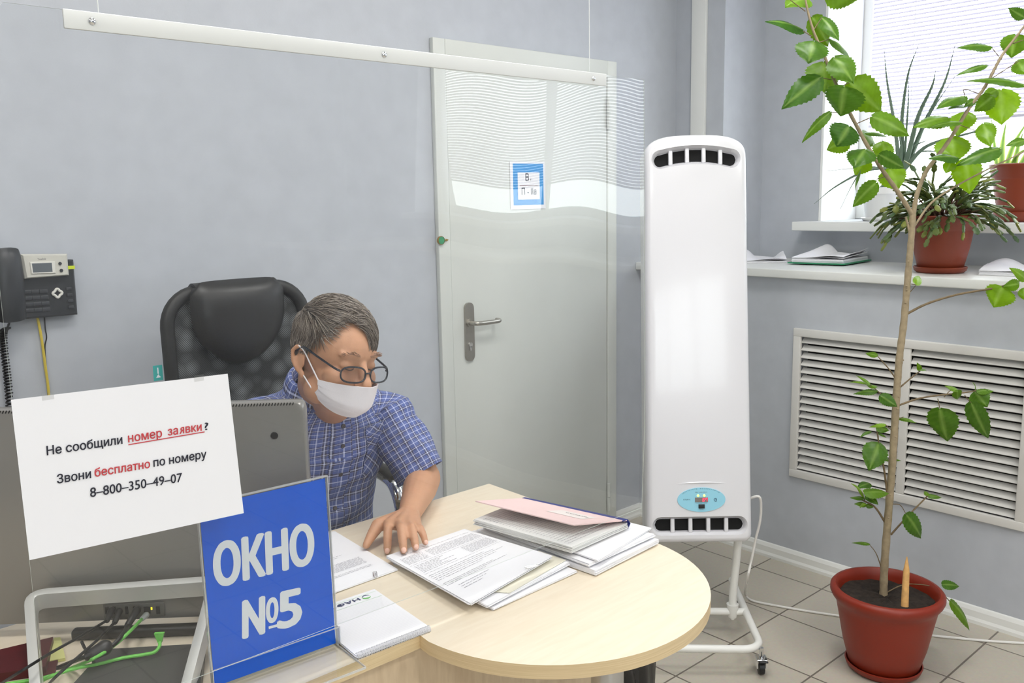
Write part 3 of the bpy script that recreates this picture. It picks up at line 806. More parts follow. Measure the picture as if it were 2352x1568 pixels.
# connectors plugged in, each with its lead
def cable(name, pts, rad, m, label, cat='cable', plug=None, group=None):
    r = thing(name, (pts[-1][0], pts[-1][1], TOP), label, cat, group)
    b = MB(); b.tube(bez(pts, 40), rad, 8); b.build('lead', m, r)
    return r
def plug(r, a, c, ra, m, name='plug'):
    b = MB(); b.capsule(a, c, ra, ra*0.75, 10); b.build(name, m, r)
dz = TOP+0.004
p1 = mp(256, 1402, 1.50); p1b = mp(246, 1424, 1.485)
r = cable('power_cable', [p1b, at(190, 1458, D=1.47), at(120, 1497, D=1.4), at(50, 1540, D=1.33), at(-30, 1590, z=dz)], 0.0024, M['cable_b'], 'thin black cable running from the computer to the lower left corner')
plug(r, p1, p1b, 0.0065, M['black'])
p1 = mp(274, 1404, 1.50); p1b = mp(264, 1428, 1.485)
r = cable('power_cable', [p1b, at(225, 1468, D=1.45), at(175, 1512, D=1.38), at(130, 1552, D=1.32), at(95, 1590, z=dz)], 0.0024, M['cable_b'], 'thin black cable running straight down beside the grey metal bar')
plug(r, p1, p1b, 0.0065, M['black'])
p1 = mp(314, 1402, 1.50); p1b = mp(293, 1436, 1.475)
r = cable('power_cable', [p1b, at(282, 1456, D=1.46), at(258, 1482, D=1.43), at(225, 1497, D=1.42), at(190, 1510, D=1.40), at(140, 1530, z=dz), at(80, 1556, z=dz)], 0.0036, M['cable_b'], 'thick black cable with a lump in its lead under the computer')
plug(r, p1, p1b, 0.0075, M['black'])
plug(r, at(240, 1487, D=1.425), at(207, 1505, D=1.41), 0.0125, M['black'], 'ferrite_lump')
r = cable('adapter_cable', [at(188, 1474, D=1.49), at(196, 1490, D=1.46), at(212, 1512, D=1.41), at(216, 1530, z=dz+0.004), at(213, 1555, z=dz), at(200, 1585, z=dz)], 0.0026, M['cable_b'], 'black cable looping down below the lump of the thick cable')
M['green'] = mat('green_cable', (112, 196, 84), 0.45, noise=(160, 0.12))
p1 = mp(336, 1412, 1.50); p1b = mp(326, 1421, 1.49)
r = cable('network_cable', [p1b, at(300, 1448, D=1.47), at(262, 1482, D=1.44), at(215, 1512, D=1.40), at(160, 1535, z=dz), at(100, 1556, z=dz), at(0, 1572, z=dz), at(-60, 1576, z=dz)], 0.0028, M['green'], 'green network cable plugged into the computer port strip')
plug(r, p1, p1b, 0.0055, mat('clear_plug', (190, 194, 190), 0.3))
ga = at(367, 1452, D=1.475); gb = at(367, 1474, D=1.465)
r = cable('network_cable', [gb, at(366, 1484, D=1.46), at(355, 1497, z=0.781), at(330, 1503, z=0.778), at(280, 1511, z=0.776), at(225, 1525, z=0.774), at(180, 1533, z=0.774), at(130, 1548, z=0.772), at(70, 1574, z=dz), at(20, 1590, z=dz)], 0.0028, M['green'], 'green twisted network cable lying across the dark grey case')
b = MB(); b.T = frame_M((ga+gb)/2, MU, V(0, 0, 1)); b.prism([(-0.008, 0.008), (0.008, 0.008), (0.003, -0.009), (-0.003, -0.009)], -0.003, 0.003); b.build('cable_boot', M['green'], r, smooth=False)

# things under and beside the computer
def slab(name, pts, z, th, m, label, cat, bev=0.002):
    q = [at(x, y, z=z) for x, y in pts]; c = sum(q, Vector())/len(q)
    b = MB(); b.prism([(p.x, p.y) for p in q], z-th, z); o = b.build(name, m, loc=(c.x, c.y, z-th), smooth=False)
    return tag(o, label, cat)
slab('grey_case', [(240, 1490), (470, 1477), (452, 1650), (95, 1650)], TOP+0.022, 0.021, mat('case_grey', (70, 70, 68), 0.45), 'flat dark grey case lying on the desk under the green twisted cable', 'case')
a, c = mp(168, 1467, 1.497), mp(480, 1463, 1.497)
b = MB(); mid = (a+c)/2; b.T = frame_M(Vector((mid.x, mid.y, TOP+0.0105)), MU, V(0, 0, 1)); b.box((0, 0, 0), ((c-a).length, 0.019, 0.02), bev=0.006); o = b.build('foot_bar', M['black'], mo)
slab('dark_red_folder', [(-60, 1505), (122, 1462), (104, 1530), (-60, 1555)], TOP+0.016, 0.015, mat('dark_red_vinyl', (84, 26, 32), 0.42, noise=(30, 0.12)), 'dark red folder at the lower left edge of the desk', 'folder')
slab('sticky_note_pad', [(124, 1464), (139, 1463), (150, 1510), (114, 1517)], TOP+0.006, 0.0055, mat('sticky_yellow', (226, 226, 150), 0.7), 'small pale yellow sticky note pad beside the dark red folder', 'note pad')
slab('dark_red_booklet', [(104, 1522), (133, 1514), (126, 1545), (98, 1552)], TOP+0.005, 0.0045, bpy.data.materials['dark_red_vinyl'], 'small dark red booklet just in front of the yellow sticky notes', 'booklet')

# ------------------------------------------------------------------ papers on the desk
def quad_fn(q, sag=0.0, ph=0.0, curl=0.0):
    def fn(u, v):
        p = (q[0]*(1-u)+q[1]*u)*(1-v)+(q[3]*(1-u)+q[2]*u)*v
        p = p.copy(); p.z += sag*math.sin(PI*u)*math.sin(PI*v+ph) + curl*(u**3)*(v**2)
        return p
    return fn
def sheets(r, q, th, n, m, sag=0.0, seed=0, name='sheet_block', curl=0.0, ruffle=0.0):
    """a block of n visible sheets under the quad q (far-left, far-right, near-right, near-left)"""
    rg = random.Random(seed); b = MB(); c = sum(q, Vector())/4
    for k in range(n):
        dz_ = th*k/n; j = [V(rg.uniform(-1, 1), rg.uniform(-1, 1), 0)*(0.0025 if k else 0) for _ in range(4)]
        qq = [p+j[i]-V(0, 0, dz_) for i, p in enumerate(q)]
        if ruffle and k < 2:
            f0 = quad_fn(qq, sag, 0, curl); ph = rg.uniform(0, 1)
            b.grid(25, 17, lambda u, v: f0(u, v)+V(0, 0, ruffle*(1-0.5*k)*(max(0, math.sin(2.3*PI*u+ph))*(1-v)**1.5+0.15*(1+math.sin(5*u+4*v)))), thick=-th/n*0.5); continue
        b.grid(9, 9, quad_fn(qq, sag, 0, curl), thick=-th/n*0.86)
    return b.build(name, m, r, angle=50)
def printing(r, q, rows, m, sag=0.0, curl=0.0, off=0.0006, seed=1, name='printed_text'):
    """rows: (v0, v1, u0, u1, n) ragged lines of print"""
    rg = random.Random(seed); b = MB(); fn = quad_fn(q, sag, 0, curl)
    for (v0, v1, u0, u1, n, thick, dense) in rows:
        for k in range(n):
            v = v0+(v1-v0)*(k+0.5)/n; u = u0; e = u1 if dense else u0+(u1-u0)*rg.uniform(0.55, 1.0)
            while u < e-0.004:
                w = min(e-u, rg.uniform(0.015, 0.06)); h = thick
                P_ = [fn(u, v-h), fn(u+w, v-h), fn(u+w, v+h), fn(u, v+h)]
                b.add([p+V(0, 0, off) for p in P_], [(0, 1, 2, 3)]); u += w+rg.uniform(0.006, 0.014)
    return b.build(name, m, r, smooth=False)
def clip(r, p, dirv, up=0.0012):
    dirv = Vector(dirv).normalized(); s_ = Vector((-dirv.y, dirv.x, 0)); w, L = 0.0035, 0.028; pts = []
    def add(t, s): pts.append(p+dirv*t+s_*s+V(0, 0, up))
    for (t, s) in ((0, w), (L*0.7, w), (L*0.8, w*0.6), (L*0.8, -w*0.6), (L*0.7, -w), (-L*0.15, -w), (-L*0.25, 0), (-L*0.15, w*0.6), (L*0.5, w*0.55), (L*0.6, 0), (L*0.5, -w*0.5), (0, -w*0.5)): add(t, s)
    b = MB(); b.tube(bez(pts, 48), 0.0005, 6); return b.build('paper_clip', M['chrome'], r)

# left document
q = [at(767, 1219, z=0.7545), at(912, 1306, z=0.7545), at(762, 1361, z=0.7545)]; q.append(q[0]+(q[2]-q[1]))
qa = [q[0], q[1], q[2], q[3]]
L_ = (q[0]-q[3]).normalized()
q0 = q[0]; q1 = q[1]; d_ = (q[2]-q[1]).normalized()*0.21
qa = [q0+d_, q0, q1, q1+d_]
r = thing('document', ((qa[0]+qa[2])/2).to_tuple()[:2]+(TOP,), 'clipped white document beside the blue sign with the man’s thumb at its corner', 'document')
sheets(r, qa, 0.004, 4, M['paper'], 0.0, 3)
printing(r, qa, [(0.30, 0.36, 0.30, 0.75, 1, .002, 0), (0.44, 0.52, 0.35, 0.75, 3, .002, 0), (0.60, 0.74, 0.35, 0.86, 9, .002, 1), (0.78, 0.82, 0.3, 0.86, 2, .002, 1)], M['print'], off=0.0005, seed=5)
clip(r, at(862, 1324, z=0.755), (0.3, 0.5, 0))

# centre stack: three bundles
qD = [at(905, 1290, z=0.7548), at(1110, 1225, z=0.7548), at(1325, 1310, z=0.7556), at(1135, 1397, z=0.7556)]
r = thing('document', (1.1, 1.35, TOP), 'bottom white document of the centre stack, showing at its right', 'document', 'papers in the centre stack')
sheets(r, qD, 0.0045, 5, M['paper'], 0.0, 8)
printing(r, qD, [(0.8, 0.9, 0.86, 0.98, 3, .004, 0)], M['print'], seed=3)
qC = [at(900, 1284, z=0.7615), at(1090, 1217, z=0.762), at(1307, 1290, z=0.7665), at(1120, 1390, z=0.7635)]
r = thing('document', (1.09, 1.34, 0.755), 'cream folder holding white sheets in the middle of the centre stack', 'document', 'papers in the centre stack')
sheets(r, qC, 0.0062, 6, M['paper'], 0.0, 12)
qc = [qC[0]*0.15+qC[3]*0.85, qC[1]*0.15+qC[2]*0.85, qC[2], qC[3]]
q2 = [qC[0], qC[1], qC[2]+(qC[1]-qC[2])*0.02, qC[3]+(qC[0]-qC[3])*0.02]
b = MB(); up = V(0, 0, 0.0012)
b.grid(9, 5, quad_fn([p+up for p in [qC[0]*0.3+qC[3]*0.7, qC[1]*0.3+qC[2]*0.7, qC[2]*0.97+qC[1]*0.03, (qC[3]*0.75+qC[2]*0.25)]]), thick=0.0009)
b.build('cream_cover', mat('cream_card', (226, 222, 206), 0.7), r, angle=60)
qB = [at(887, 1276, z=0.7675), at(1067, 1214, z=0.770), at(1267, 1275, z=0.781), at(1079, 1384, z=0.7735)]
r = thing('document', (1.08, 1.36, 0.762), 'clipped printed document on top of the centre stack under the man’s fingertips', 'document', 'papers in the centre stack')
sheets(r, qB, 0.0055, 5, M['paper'], 0.0, 21)
printing(r, qB, [(0.08, 0.10, 0.1, 0.95, 1, .0016, 1), (0.13, 0.26, 0.04, 0.30, 7, .002, 1), (0.13, 0.26, 0.34, 0.96, 7, .002, 1), (0.28, 0.285, 0.03, 0.97, 1, .0012, 1), (0.30, 0.44, 0.05, 0.5, 7, .002, 0), (0.30, 0.44, 0.62, 0.96, 8, .002, 1),
   (0.46, 0.465, 0.03, 0.97, 1, .0012, 1), (0.49, 0.62, 0.04, 0.97, 5, .002, 0), (0.66, 0.72, 0.04, 0.8, 3, .002, 0), (0.75, 0.84, 0.12, 0.5, 3, .0022, 0)], M['print'], seed=9)
clip(r, at(1230, 1300, z=0.781), (-0.8, 0.3, 0))

# right stack: white documents under a pink ledger
def rect_from(a, b_, c):
    return [c, c+(a-b_), a, b_]
qE = [at(1095, 1216, z=0.7622), at(1255, 1160, z=0.7626), at(1513, 1238, z=0.7644), at(1368, 1310, z=0.763)]
r = thing('document', (1.36, 1.3, TOP), 'lowest thick white document bundle of the stack under the pink ledger', 'document', 'papers in the right stack')
sheets(r, qE, 0.0115, 8, M['paper'], 0.0, 31); printing(r, qE, [(0.62, 0.9, 0.9, 0.97, 6, .004, 0)], M['ink'], seed=2)
qF = [at(1110, 1206, z=0.7722), at(1262, 1158, z=0.7728), at(1503, 1226, z=0.7745), at(1352, 1294, z=0.7735)]
r = thing('document', (1.36, 1.3, 0.764), 'middle white document bundle sticking out below the pink ledger', 'document', 'papers in the right stack')
sheets(r, qF, 0.0075, 6, M['paper'], 0.0, 35)
qG = [at(1120, 1196, z=0.7790), at(1265, 1154, z=0.7790), at(1497, 1212, z=0.7795), at(1372, 1286, z=0.7790)]
r = thing('document', (1.37, 1.3, 0.772), 'printed white sheet directly beneath the pink ledger, sticking out on its right', 'document', 'papers in the right stack')
sheets(r, qG, 0.0042, 4, M['paper'], 0.0, 38); printing(r, qG, [(0.35, 0.75, 0.83, 0.93, 9, .002, 0)], M['print'], seed=4)
zb = 0.7805
qK = [at(1089, 1192, z=0.797), at(1205, 1146, z=0.797), at(1441, 1200, z=0.797), at(1313, 1256, z=0.797)]
led = thing('ledger', ((qK[0]+qK[2])/2).to_tuple()[:2]+(zb,), 'pink ledger with a blue spine lying half open on the white papers', 'ledger')
sheets(led, qK, 0.0125, 8, mat('ledger_pages', (222, 222, 220), 0.75), 0.0, 44, 'page_block')
b = MB(); dn = V(0, 0, -0.0135); b.grid(5, 5, quad_fn([p+dn for p in qK]), thick=0.0022); b.build('back_cover', mat('ledger_card', (226, 222, 214), 0.6), led, angle=60)
printing(led, qK, [(0.05, 0.95, 0.06, 0.94, 26, .002, 1)], M['print'], seed=14, off=0.0008)
zc = 0.806
hA, hB = at(1203, 1143, z=zc), at(1440, 1194, z=zc)
cL = at(1092, 1150, z=0.832); cN = at(1318, 1205, z=0.822)
b = MB(); b.grid(9, 9, quad_fn([cL, hA, hB, cN], 0.0), thick=-0.0022); b.build('pink_cover', mat('pink_card', (236, 206, 204), 0.6, noise=(12, 0.02)), led, angle=60)
sp = V(0, 0, 0.0006); ex = (hA-cL); ex.z = 0; ex = ex.normalized()*0.011
b = MB(); pts_ = []
def spine(u, v):
    base = hA*(1-u)+hB*u; lo = qK[1]*(1-u)+qK[2]*u; lo = Vector((lo.x, lo.y, zb+0.002))
    prof = [base-ex*1.2+V(0, 0, 0.0012), base+ex*0.3+V(0, 0, 0.001), base*0.5+lo*0.5+ex*1.0, lo+ex*0.3]
    t = v*3; i = min(2, int(t)); f = t-i; return prof[i]*(1-f)+prof[i+1]*f
b.grid(6, 10, spine, thick=0.0012); b.build('blue_spine', mat('blue_cloth', (38, 48, 120), 0.55), led, angle=70)
fnc = quad_fn([cL, hA, hB, cN]); lb = [fnc(u, v)+V(0, 0, 0.0005) for u, v in ((0.42, 0.52), (0.72, 0.52), (0.72, 0.86), (0.42, 0.86))]
b = MB(); b.add([p for p in lb], [(0, 1, 2, 3)]); b.build('title_label', mat('label_paper', (232, 222, 218), 0.7), led, smooth=False)
nv = (hB-hA).cross(cL-hA).normalized(); nv = nv if nv.z > 0 else -nv
text_fit('lettering', 'ЖУРНАЛ', M['ink'], led, fnc(0.62, 0.83)+nv*0.0008, fnc(0.62, 0.62)+nv*0.0008, nv, cap=0.006)

# spiral notepad
zt2 = TOP+0.008
q = [at(860, 1352, z=zt2), at(988, 1440, z=zt2), at(818, 1505, z=zt2)]; q.append(q[0]+q[2]-q[1])
pad = thing('spiral_notepad', ((q[0]+q[2])/2).to_tuple()[:2]+(TOP,), 'white spiral notepad with a small printed heading in front of the blue sign’s right side', 'notepad')
qq = [q[3], q[0], q[1], q[2]]
sheets(pad, qq, 0.0066, 7, M['paper'], 0.0, 51, 'page_block')
fq = quad_fn(qq)
def lineq(u0, v0, u1, v1, h, m, nm):
    b = MB(); b.add([fq(u0, v0)+V(0, 0, .0005), fq(u1, v1)+V(0, 0, .0005), fq(u1, v1+h)+V(0, 0, .0005), fq(u0, v0+h)+V(0, 0, .0005)], [(0, 1, 2, 3)]); b.build(nm, m, pad, smooth=False)
M['green_line'] = mat('green_rule', (176, 214, 176), 0.8)
lineq(0.02, 0.05, 0.98, 0.05, 0.004, M['green_line'], 'rule_line'); lineq(0.02, 0.17, 0.98, 0.17, 0.004, M['green_line'], 'rule_line')
b = MB(); rg = random.Random(3)
for k in range(28): 
    v = 0.22+k*0.025
    b.add([fq(0.04, v)+V(0, 0, .0004), fq(0.96, v)+V(0, 0, .0004), fq(0.96, v+0.0018)+V(0, 0, .0004), fq(0.04, v+0.0018)+V(0, 0, .0004)], [(0, 1, 2, 3)])
b.build('page_grid', mat('faint_grid', (222, 222, 230), 0.8), pad, smooth=False)
text_fit('heading', 'НАФТА', mat('navy_print', (36, 52, 104), 0.7), pad, fq(0.70, 0.075)+V(0, 0, .0006), fq(0.16, 0.075)+V(0, 0, .0006), (0, 0, 1), cap=0.0105, bold=0.02)
b = MB()
cc = fq(0.80, 0.105)+V(0, 0, .0007); e1 = (fq(1, 0.1)-fq(0, 0.1)).normalized(); e2 = (fq(0.5, 1)-fq(0.5, 0)).normalized()
for (a0, a1, ro, ri, k) in ((0.2, 3.6, 0.0085, 0.0035, 0), (3.3, 6.2, 0.0085, 0.006, 1)):
    b.cur = k; vs = []
    for i in range(17):
        a = a0+(a1-a0)*i/16; rin = ri+(ro-ri)*abs(i/8-1)**2
        vs += [cc+(e1*math.cos(a)+e2*math.sin(a))*ro, cc+(e1*math.cos(a)+e2*math.sin(a))*rin]
    b.add(vs, [(2*i, 2*i+1, 2*i+3, 2*i+2) for i in range(16)])
b.build('logo', [mat('logo_green', (120, 196, 110), 0.7), bpy.data.materials['navy_print']], pad, smooth=False)
b = MB(); A_, B2 = q[2], q[1]; dv = (B2-A_).normalized(); ov = ((q[2]-q[3])).normalized()
for k in range(30):
    p = A_+(B2-A_)*((k+0.5)/30)-ov*0.002-V(0, 0, 0.003)
    for s_ in (0, 0.0016):
        b.tube([p+dv*s_+(ov*math.cos(a)+V(0, 0, 1)*math.sin(a))*0.0058 for a in [2*PI*i/12 for i in range(12)]], 0.0005, 5, closed=True)
b.build('spiral_wire', mat('wire_white', (214, 214, 218), 0.35), pad)
# ------------------------------------------------------------------ air recirculator on a wheeled stand
bu = V(0.738, -0.675, 0); bv = V(0.675, 0.738, 0)
rc = thing('air_recirculator', (2.334, 1.742, 0), 'tall glossy white air recirculator on a white wheeled tube stand beside the desk', 'air purifier')
lean = 0.129; bz = (V(0, 0, 1)*math.cos(lean)+bv*math.sin(lean)); bn = -bu.cross(bz)    # bn points away from the viewer
FMr = Matrix(((bu.x, bz.x, -bn.x, 2.2995), (bu.y, bz.y, -bn.y, 1.6461), (bu.z, bz.z, -bn.z, 0.378), (0, 0, 0, 1)))
HB, WB, WT = 1.335, 0.1725, 0.1650
def outline(ins):
    """front outline: flat bottom with small corners, arched top with larger corners"""
    pts = []; wb = WB-ins; wt = WT-ins; y0 = ins; ytop = HB-ins; ysh = HB-0.075-ins
    r0 = max(0.028-ins, 0.006)
    for k in range(7): a = 1.5*PI+PI/2*k/6; pts.append((wb-r0+r0*math.cos(a), y0+r0+r0*math.sin(a)))
    for k in range(1, 24): t = k/24; pts.append((wb+(wt-wb)*t, y0+r0+(ysh-y0-r0)*t))
    for k in range(25):
        a = PI*k/24; c, s_ = math.cos(a), math.sin(a); ex = 0.62
        pts.append((wt*math.copysign(abs(c)**ex, c) if k != 12 else 0.0, ysh+(ytop-ysh)*abs(s_)**0.75))
    for k in range(1, 24): t = 1-k/24; pts.append((-(wb+(wt-wb)*t), y0+r0+(ysh-y0-r0)*t))
    for k in range(7): a = PI+PI/2*k/6; pts.append((-wb+r0+r0*math.cos(a), y0+r0+r0*math.sin(a)))
    return pts
rings = [(0.004, -0.125), (0.0, -0.118), (0.0, -0.020), (0.002, -0.011), (0.007, -0.004), (0.014, 0.0)]
vs = []; cnt = len(outline(0)); fs = []
for ins, z in rings: vs += [(x, y, z) for x, y in outline(ins)]
for ins, z in ((0.018, 0.0006), (0.03, 0.0012), (0.055, 0.0021), (0.085, 0.0028), (0.12, 0.0032)): vs += [(x, y, z) for x, y in outline(ins)]
nr = len(rings)+5
for i in range(nr-1):
    for k in range(cnt): fs.append((i*cnt+k, i*cnt+(k+1) % cnt, (i+1)*cnt+(k+1) % cnt, (i+1)*cnt+k))
fs.append(tuple(range(cnt))[::-1]); fs.append(tuple((nr-1)*cnt+k for k in range(cnt)))
b = MB(); b.T = FMr; b.add(vs, fs)
body = b.build('body_shell', M['gloss'], rc, angle=50)
def slot_poly(y, hw, hh, arch, n=20, rr=None):
    """stadium whose long sides follow an arch"""
    pts = []; rr = rr or hh
    for k in range(n+1):
        x = -hw+hh+2*(hw-hh)*k/n; pts.append((x, y-hh-arch*(x/hw)**2))
    for k in range(1, 10): a = -PI/2+PI*k/10; pts.append((hw-hh+hh*math.cos(a), y+hh*math.sin(a)-arch*((hw-hh)/hw)**2))
    for k in range(n+1):
        x = hw-hh-2*(hw-hh)*k/n; pts.append((x, y+hh-arch*(x/hw)**2))
    for k in range(1, 10): a = PI/2+PI*k/10; pts.append((-hw+hh+hh*math.cos(a), y+hh*math.sin(a)-arch*((hw-hh)/hw)**2))
    return pts
TOPV, BOTV = (1.268, 0.135, 0.021, 0.022), (0.058, 0.147, 0.021, 0.0)
cut = []
for (y, hw, hh, ar) in (TOPV, BOTV):
    c = MB(); c.T = FMr; outer = slot_poly(y, hw+0.010, hh+0.010, ar); inner = slot_poly(y, hw, hh, ar); mid = slot_poly(y, hw+0.003, hh+0.003, ar); k_ = len(outer)
    vs = [(x, yy, 0.03) for x, yy in outer]+[(x, yy, 0.001) for x, yy in outer]+[(x, yy, -0.008) for x, yy in mid]+[(x, yy, -0.022) for x, yy in inner]
    fs = [tuple(range(k_))[::-1], tuple(range(3*k_, 4*k_))]
    for i in range(3):
        for k in range(k_): fs.append((i*k_+k, i*k_+(k+1) % k_, (i+1)*k_+(k+1) % k_, (i+1)*k_+k))
    c.add(vs, fs); co = c.build('cutter', M['gloss'], smooth=False); co.data.transform(wm(rc).inverted()); co.parent = rc; cut.append(co)
boolean(body, cut)
bm = bmesh.new(); bm.from_mesh(body.data)
for f in bm.faces: f.smooth = True
for e in bm.edges:
    e.smooth = not (len(e.link_faces) == 2 and e.calc_face_angle(0) > math.radians(42))
bm.to_mesh(body.data); bm.free()
for (y, hw, hh, ar), nm in ((TOPV, 'upper_vent_shade'), (BOTV, 'lower_vent_shade')):
    bar = 0.0065; edges = [-hw]+[-hw+2*hw*k/5 for k in range(1, 5)]+[hw]
    for k in range(5):
        xa = edges[k]+(bar if k else 0.002); xb = edges[k+1]-(bar if k < 4 else 0.002); pts = []
        lo, hi = [], []
        for i in range(13):
            x = xa+(xb-xa)*i/12; e_ = hw-0.002-abs(x); h = hh-0.002
            if e_ < h: h = math.sqrt(max(h*h-(h-e_)**2, 0))
            yc = y-ar*(min(abs(x), hw-hh)/hw)**2 if abs(x) > hw-hh else y-ar*(x/hw)**2
            lo.append((x, yc-h)); hi.append((x, yc+h))
        poly_ = lo+hi[::-1]; o2 = []
        for p in poly_:
            if not o2 or (abs(p[0]-o2[-1][0])+abs(p[1]-o2[-1][1])) > 1e-5: o2.append(p)
        b = MB(); b.T = FMr; b.prism(o2, -0.024, -0.020); b.build(nm, M['blackm'], rc, smooth=False)  # black plates painted in for the darkness inside the vent openings
    for k in range(1, 5):
        x = edges[k]; yc = y-ar*(x/hw)**2
        b = MB(); b.T = FMr; b.box((x, yc, -0.0135), (2*bar, 2*hh+0.006, 0.015), bev=0.003); b.build('vent_bar', M['gloss'], rc)
# oval control label
pc = FMr.inverted() @ at_plane(1611, 1147, FMr @ V(0, 0.13, 0.004), -bn)
oc = V(pc.x, pc.y, 0.0)
zf = 0.0042
b = MB(); b.T = FMr; ell = [(oc.x+0.0785*math.cos(2*PI*k/48), oc.y+0.040*math.sin(2*PI*k/48)) for k in range(48)]
b.prism(ell, zf-0.004, zf+0.0012); lab = b.build('control_label', mat('label_blue', (152, 214, 236), 0.4), rc, smooth=False)
def lab_box(nm, x, y, w, h, m, z=0.002, bev=0.0):
    b = MB(); b.T = FMr; b.box((oc.x+x, oc.y+y, zf+z/2+0.001), (w, h, z), bev=bev); return b.build(nm, m, lab, smooth=bool(bev))
lab_box('display_window', 0.0, 0.000, 0.042, 0.0145, mat('display_grey', (128, 120, 116), 0.3))
lab_box('rocker_switch', 0.0, -0.0215, 0.020, 0.0135, M['black'], 0.004, 0.001)
M['led_red'] = mat('led_red', (255, 70, 110), 0.4, emit=((255, 60, 100), 2.2)); M['led_green'] = mat('led_yellow_green', (225, 255, 140), 0.4, emit=((225, 255, 130), 2.0))
for x in (-0.011, 0.009):
    b = MB(); b.T = FMr; b.sphere((oc.x+x, oc.y+0.0135, zf+0.0015), (0.004, 0.0044, 0.002), 14, 8); b.build('indicator_light', M['led_green'], lab)
def seg7(ch, x, y, w, h, sl=0.12):
    S = {'6': 'afedcg', '7': 'fabc'}; t = 0.0011; b = MB(); b.T = FMr
    P = {'a': (0, h/2, w, t), 'g': (0, 0, w, t), 'd': (0, -h/2, w, t), 'f': (-w/2, h/4, t, h/2), 'b': (w/2, h/4, t, h/2), 'e': (-w/2, -h/4, t, h/2), 'c': (w/2, -h/4, t, h/2)}
    for s_ in S[ch]:
        px, py, a, c = P[s_]; b.box((oc.x+x+px+sl*py, oc.y+y+py, zf+0.0034), (a+t*0.5, c+t*0.5, 0.0006))
    b.build('display_digit', M['led_red'], lab, smooth=False)
seg7('6', 0.0065, 0, 0.0052, 0.0100); seg7('7', 0.0155, 0, 0.0052, 0.0100)
def lab_text(body, x0, x1, y, cap):
    a = FMr @ V(oc.x+x0, oc.y+y, zf+0.0013); c = FMr @ V(oc.x+x1, oc.y+y, zf+0.0013)
    text_fit('lettering', body, M['label_ink'], lab, a, c, -bn, cap=cap)
M['label_ink'] = mat('label_ink', (60, 96, 120), 0.7)
lab_text('РБУ 2-30 ИТЕЛ', -0.020, 0.018, 0.0225, 0.0035); lab_text('АЛЬЯНС', -0.060, -0.036, -0.001, 0.0042)
lab_text('ТАЙМЕР, ЧАСЫ', -0.018, 0.018, -0.0125, 0.0018); lab_text('СЕТЬ', -0.006, 0.006, -0.0335, 0.0022)
for k, ch in enumerate('ОБЛУЧАТЕЛЬ-РЕЦИРКУЛЯТОР'):
    a = math.radians(146-k*4.9); x = 0.0725*math.cos(a); y = 0.0352*math.sin(a); tx = V(0.0725*math.sin(a), -0.0352*math.cos(a), 0).normalized()
    p0 = FMr @ V(oc.x+x-tx.x*0.0016, oc.y+y-tx.y*0.0016, zf+0.0013); p1 = FMr @ V(oc.x+x+tx.x*0.0016, oc.y+y+tx.y*0.0016, zf+0.0013)
    if ch != '-': text_fit('lettering', ch, M['label_ink'], lab, p0, p1, -bn, cap=0.0028)
b = MB(); b.T = FMr; b.tube([(oc.x+0.046+0.0048*math.cos(a), oc.y+0.0048*math.sin(a)-0.001, zf+0.0014) for a in [0.7+4.9*k/14 for k in range(15)]], 0.0011, 6)
b.box((oc.x+0.048, oc.y-0.001, zf+0.0014), (0.004, 0.003, 0.0012)); b.build('round_mark', M['label_ink'], lab)
# crease above the label
b = MB(); b.T = FMr; b.tube([(oc.x-0.085+0.17*k/20, oc.y+0.056-0.004*((k/10-1)**2), 0.0025) for k in range(21)], [0.0002+0.0035*math.sin(PI*k/20) for k in range(21)], 8); b.build('moulded_ridge', M['gloss'], rc)
# stand
su = V(0.70, -0.714, 0); sv = V(0.714, 0.70, 0); FR = V(2.315, 1.415, 0)
def sp_(u, v, z): return FR+su*u+sv*v+V(0, 0, z)
zt = 0.088; R_ = 0.0125
cr_ = 0.06
def arc(cu, cv, a0, a1, n=7): return [sp_(cu+cr_*math.cos(a0+(a1-a0)*k/(n-1)), cv+cr_*math.sin(a0+(a1-a0)*k/(n-1)), zt) for k in range(n)]
loop = [sp_(0, 0.52, zt), sp_(0, 0.3, zt)]+arc(-cr_, cr_, 0, -PI/2)+[sp_(-0.22, 0, zt)]+arc(-0.44+cr_, cr_, -PI/2, -PI)+[sp_(-0.44, 0.3, zt), sp_(-0.44, 0.52, zt)]
b = MB(); b.tube(loop, R_, 12); b.tube([sp_(0, 0.26, zt), sp_(-0.44, 0.26, zt)], R_, 12); b.build('base_frame', M['white_metal'], rc)
for u in (-0.045, -0.395):
    top = FMr @ V((0.145 if u > -0.2 else -0.145), 0.02, -0.075)
    b = MB(); b.tube([sp_(u, 0.26, zt), sp_(u, 0.26, zt+0.06), top*0.7+sp_(u, 0.26, zt)*0.3, top, FMr @ V((0.145 if u > -0.2 else -0.145), 0.55, -0.10)], 0.0135, 12); b.tube([sp_(u, 0.26, zt-0.02), sp_(u, 0.26, zt+0.028)], [0.014, 0.021], 16)
    b.tube([sp_(u, 0.26, zt-0.028), sp_(u, 0.26, zt-0.02)], 0.008, 10); b.build('post', M['white_metal'], rc)
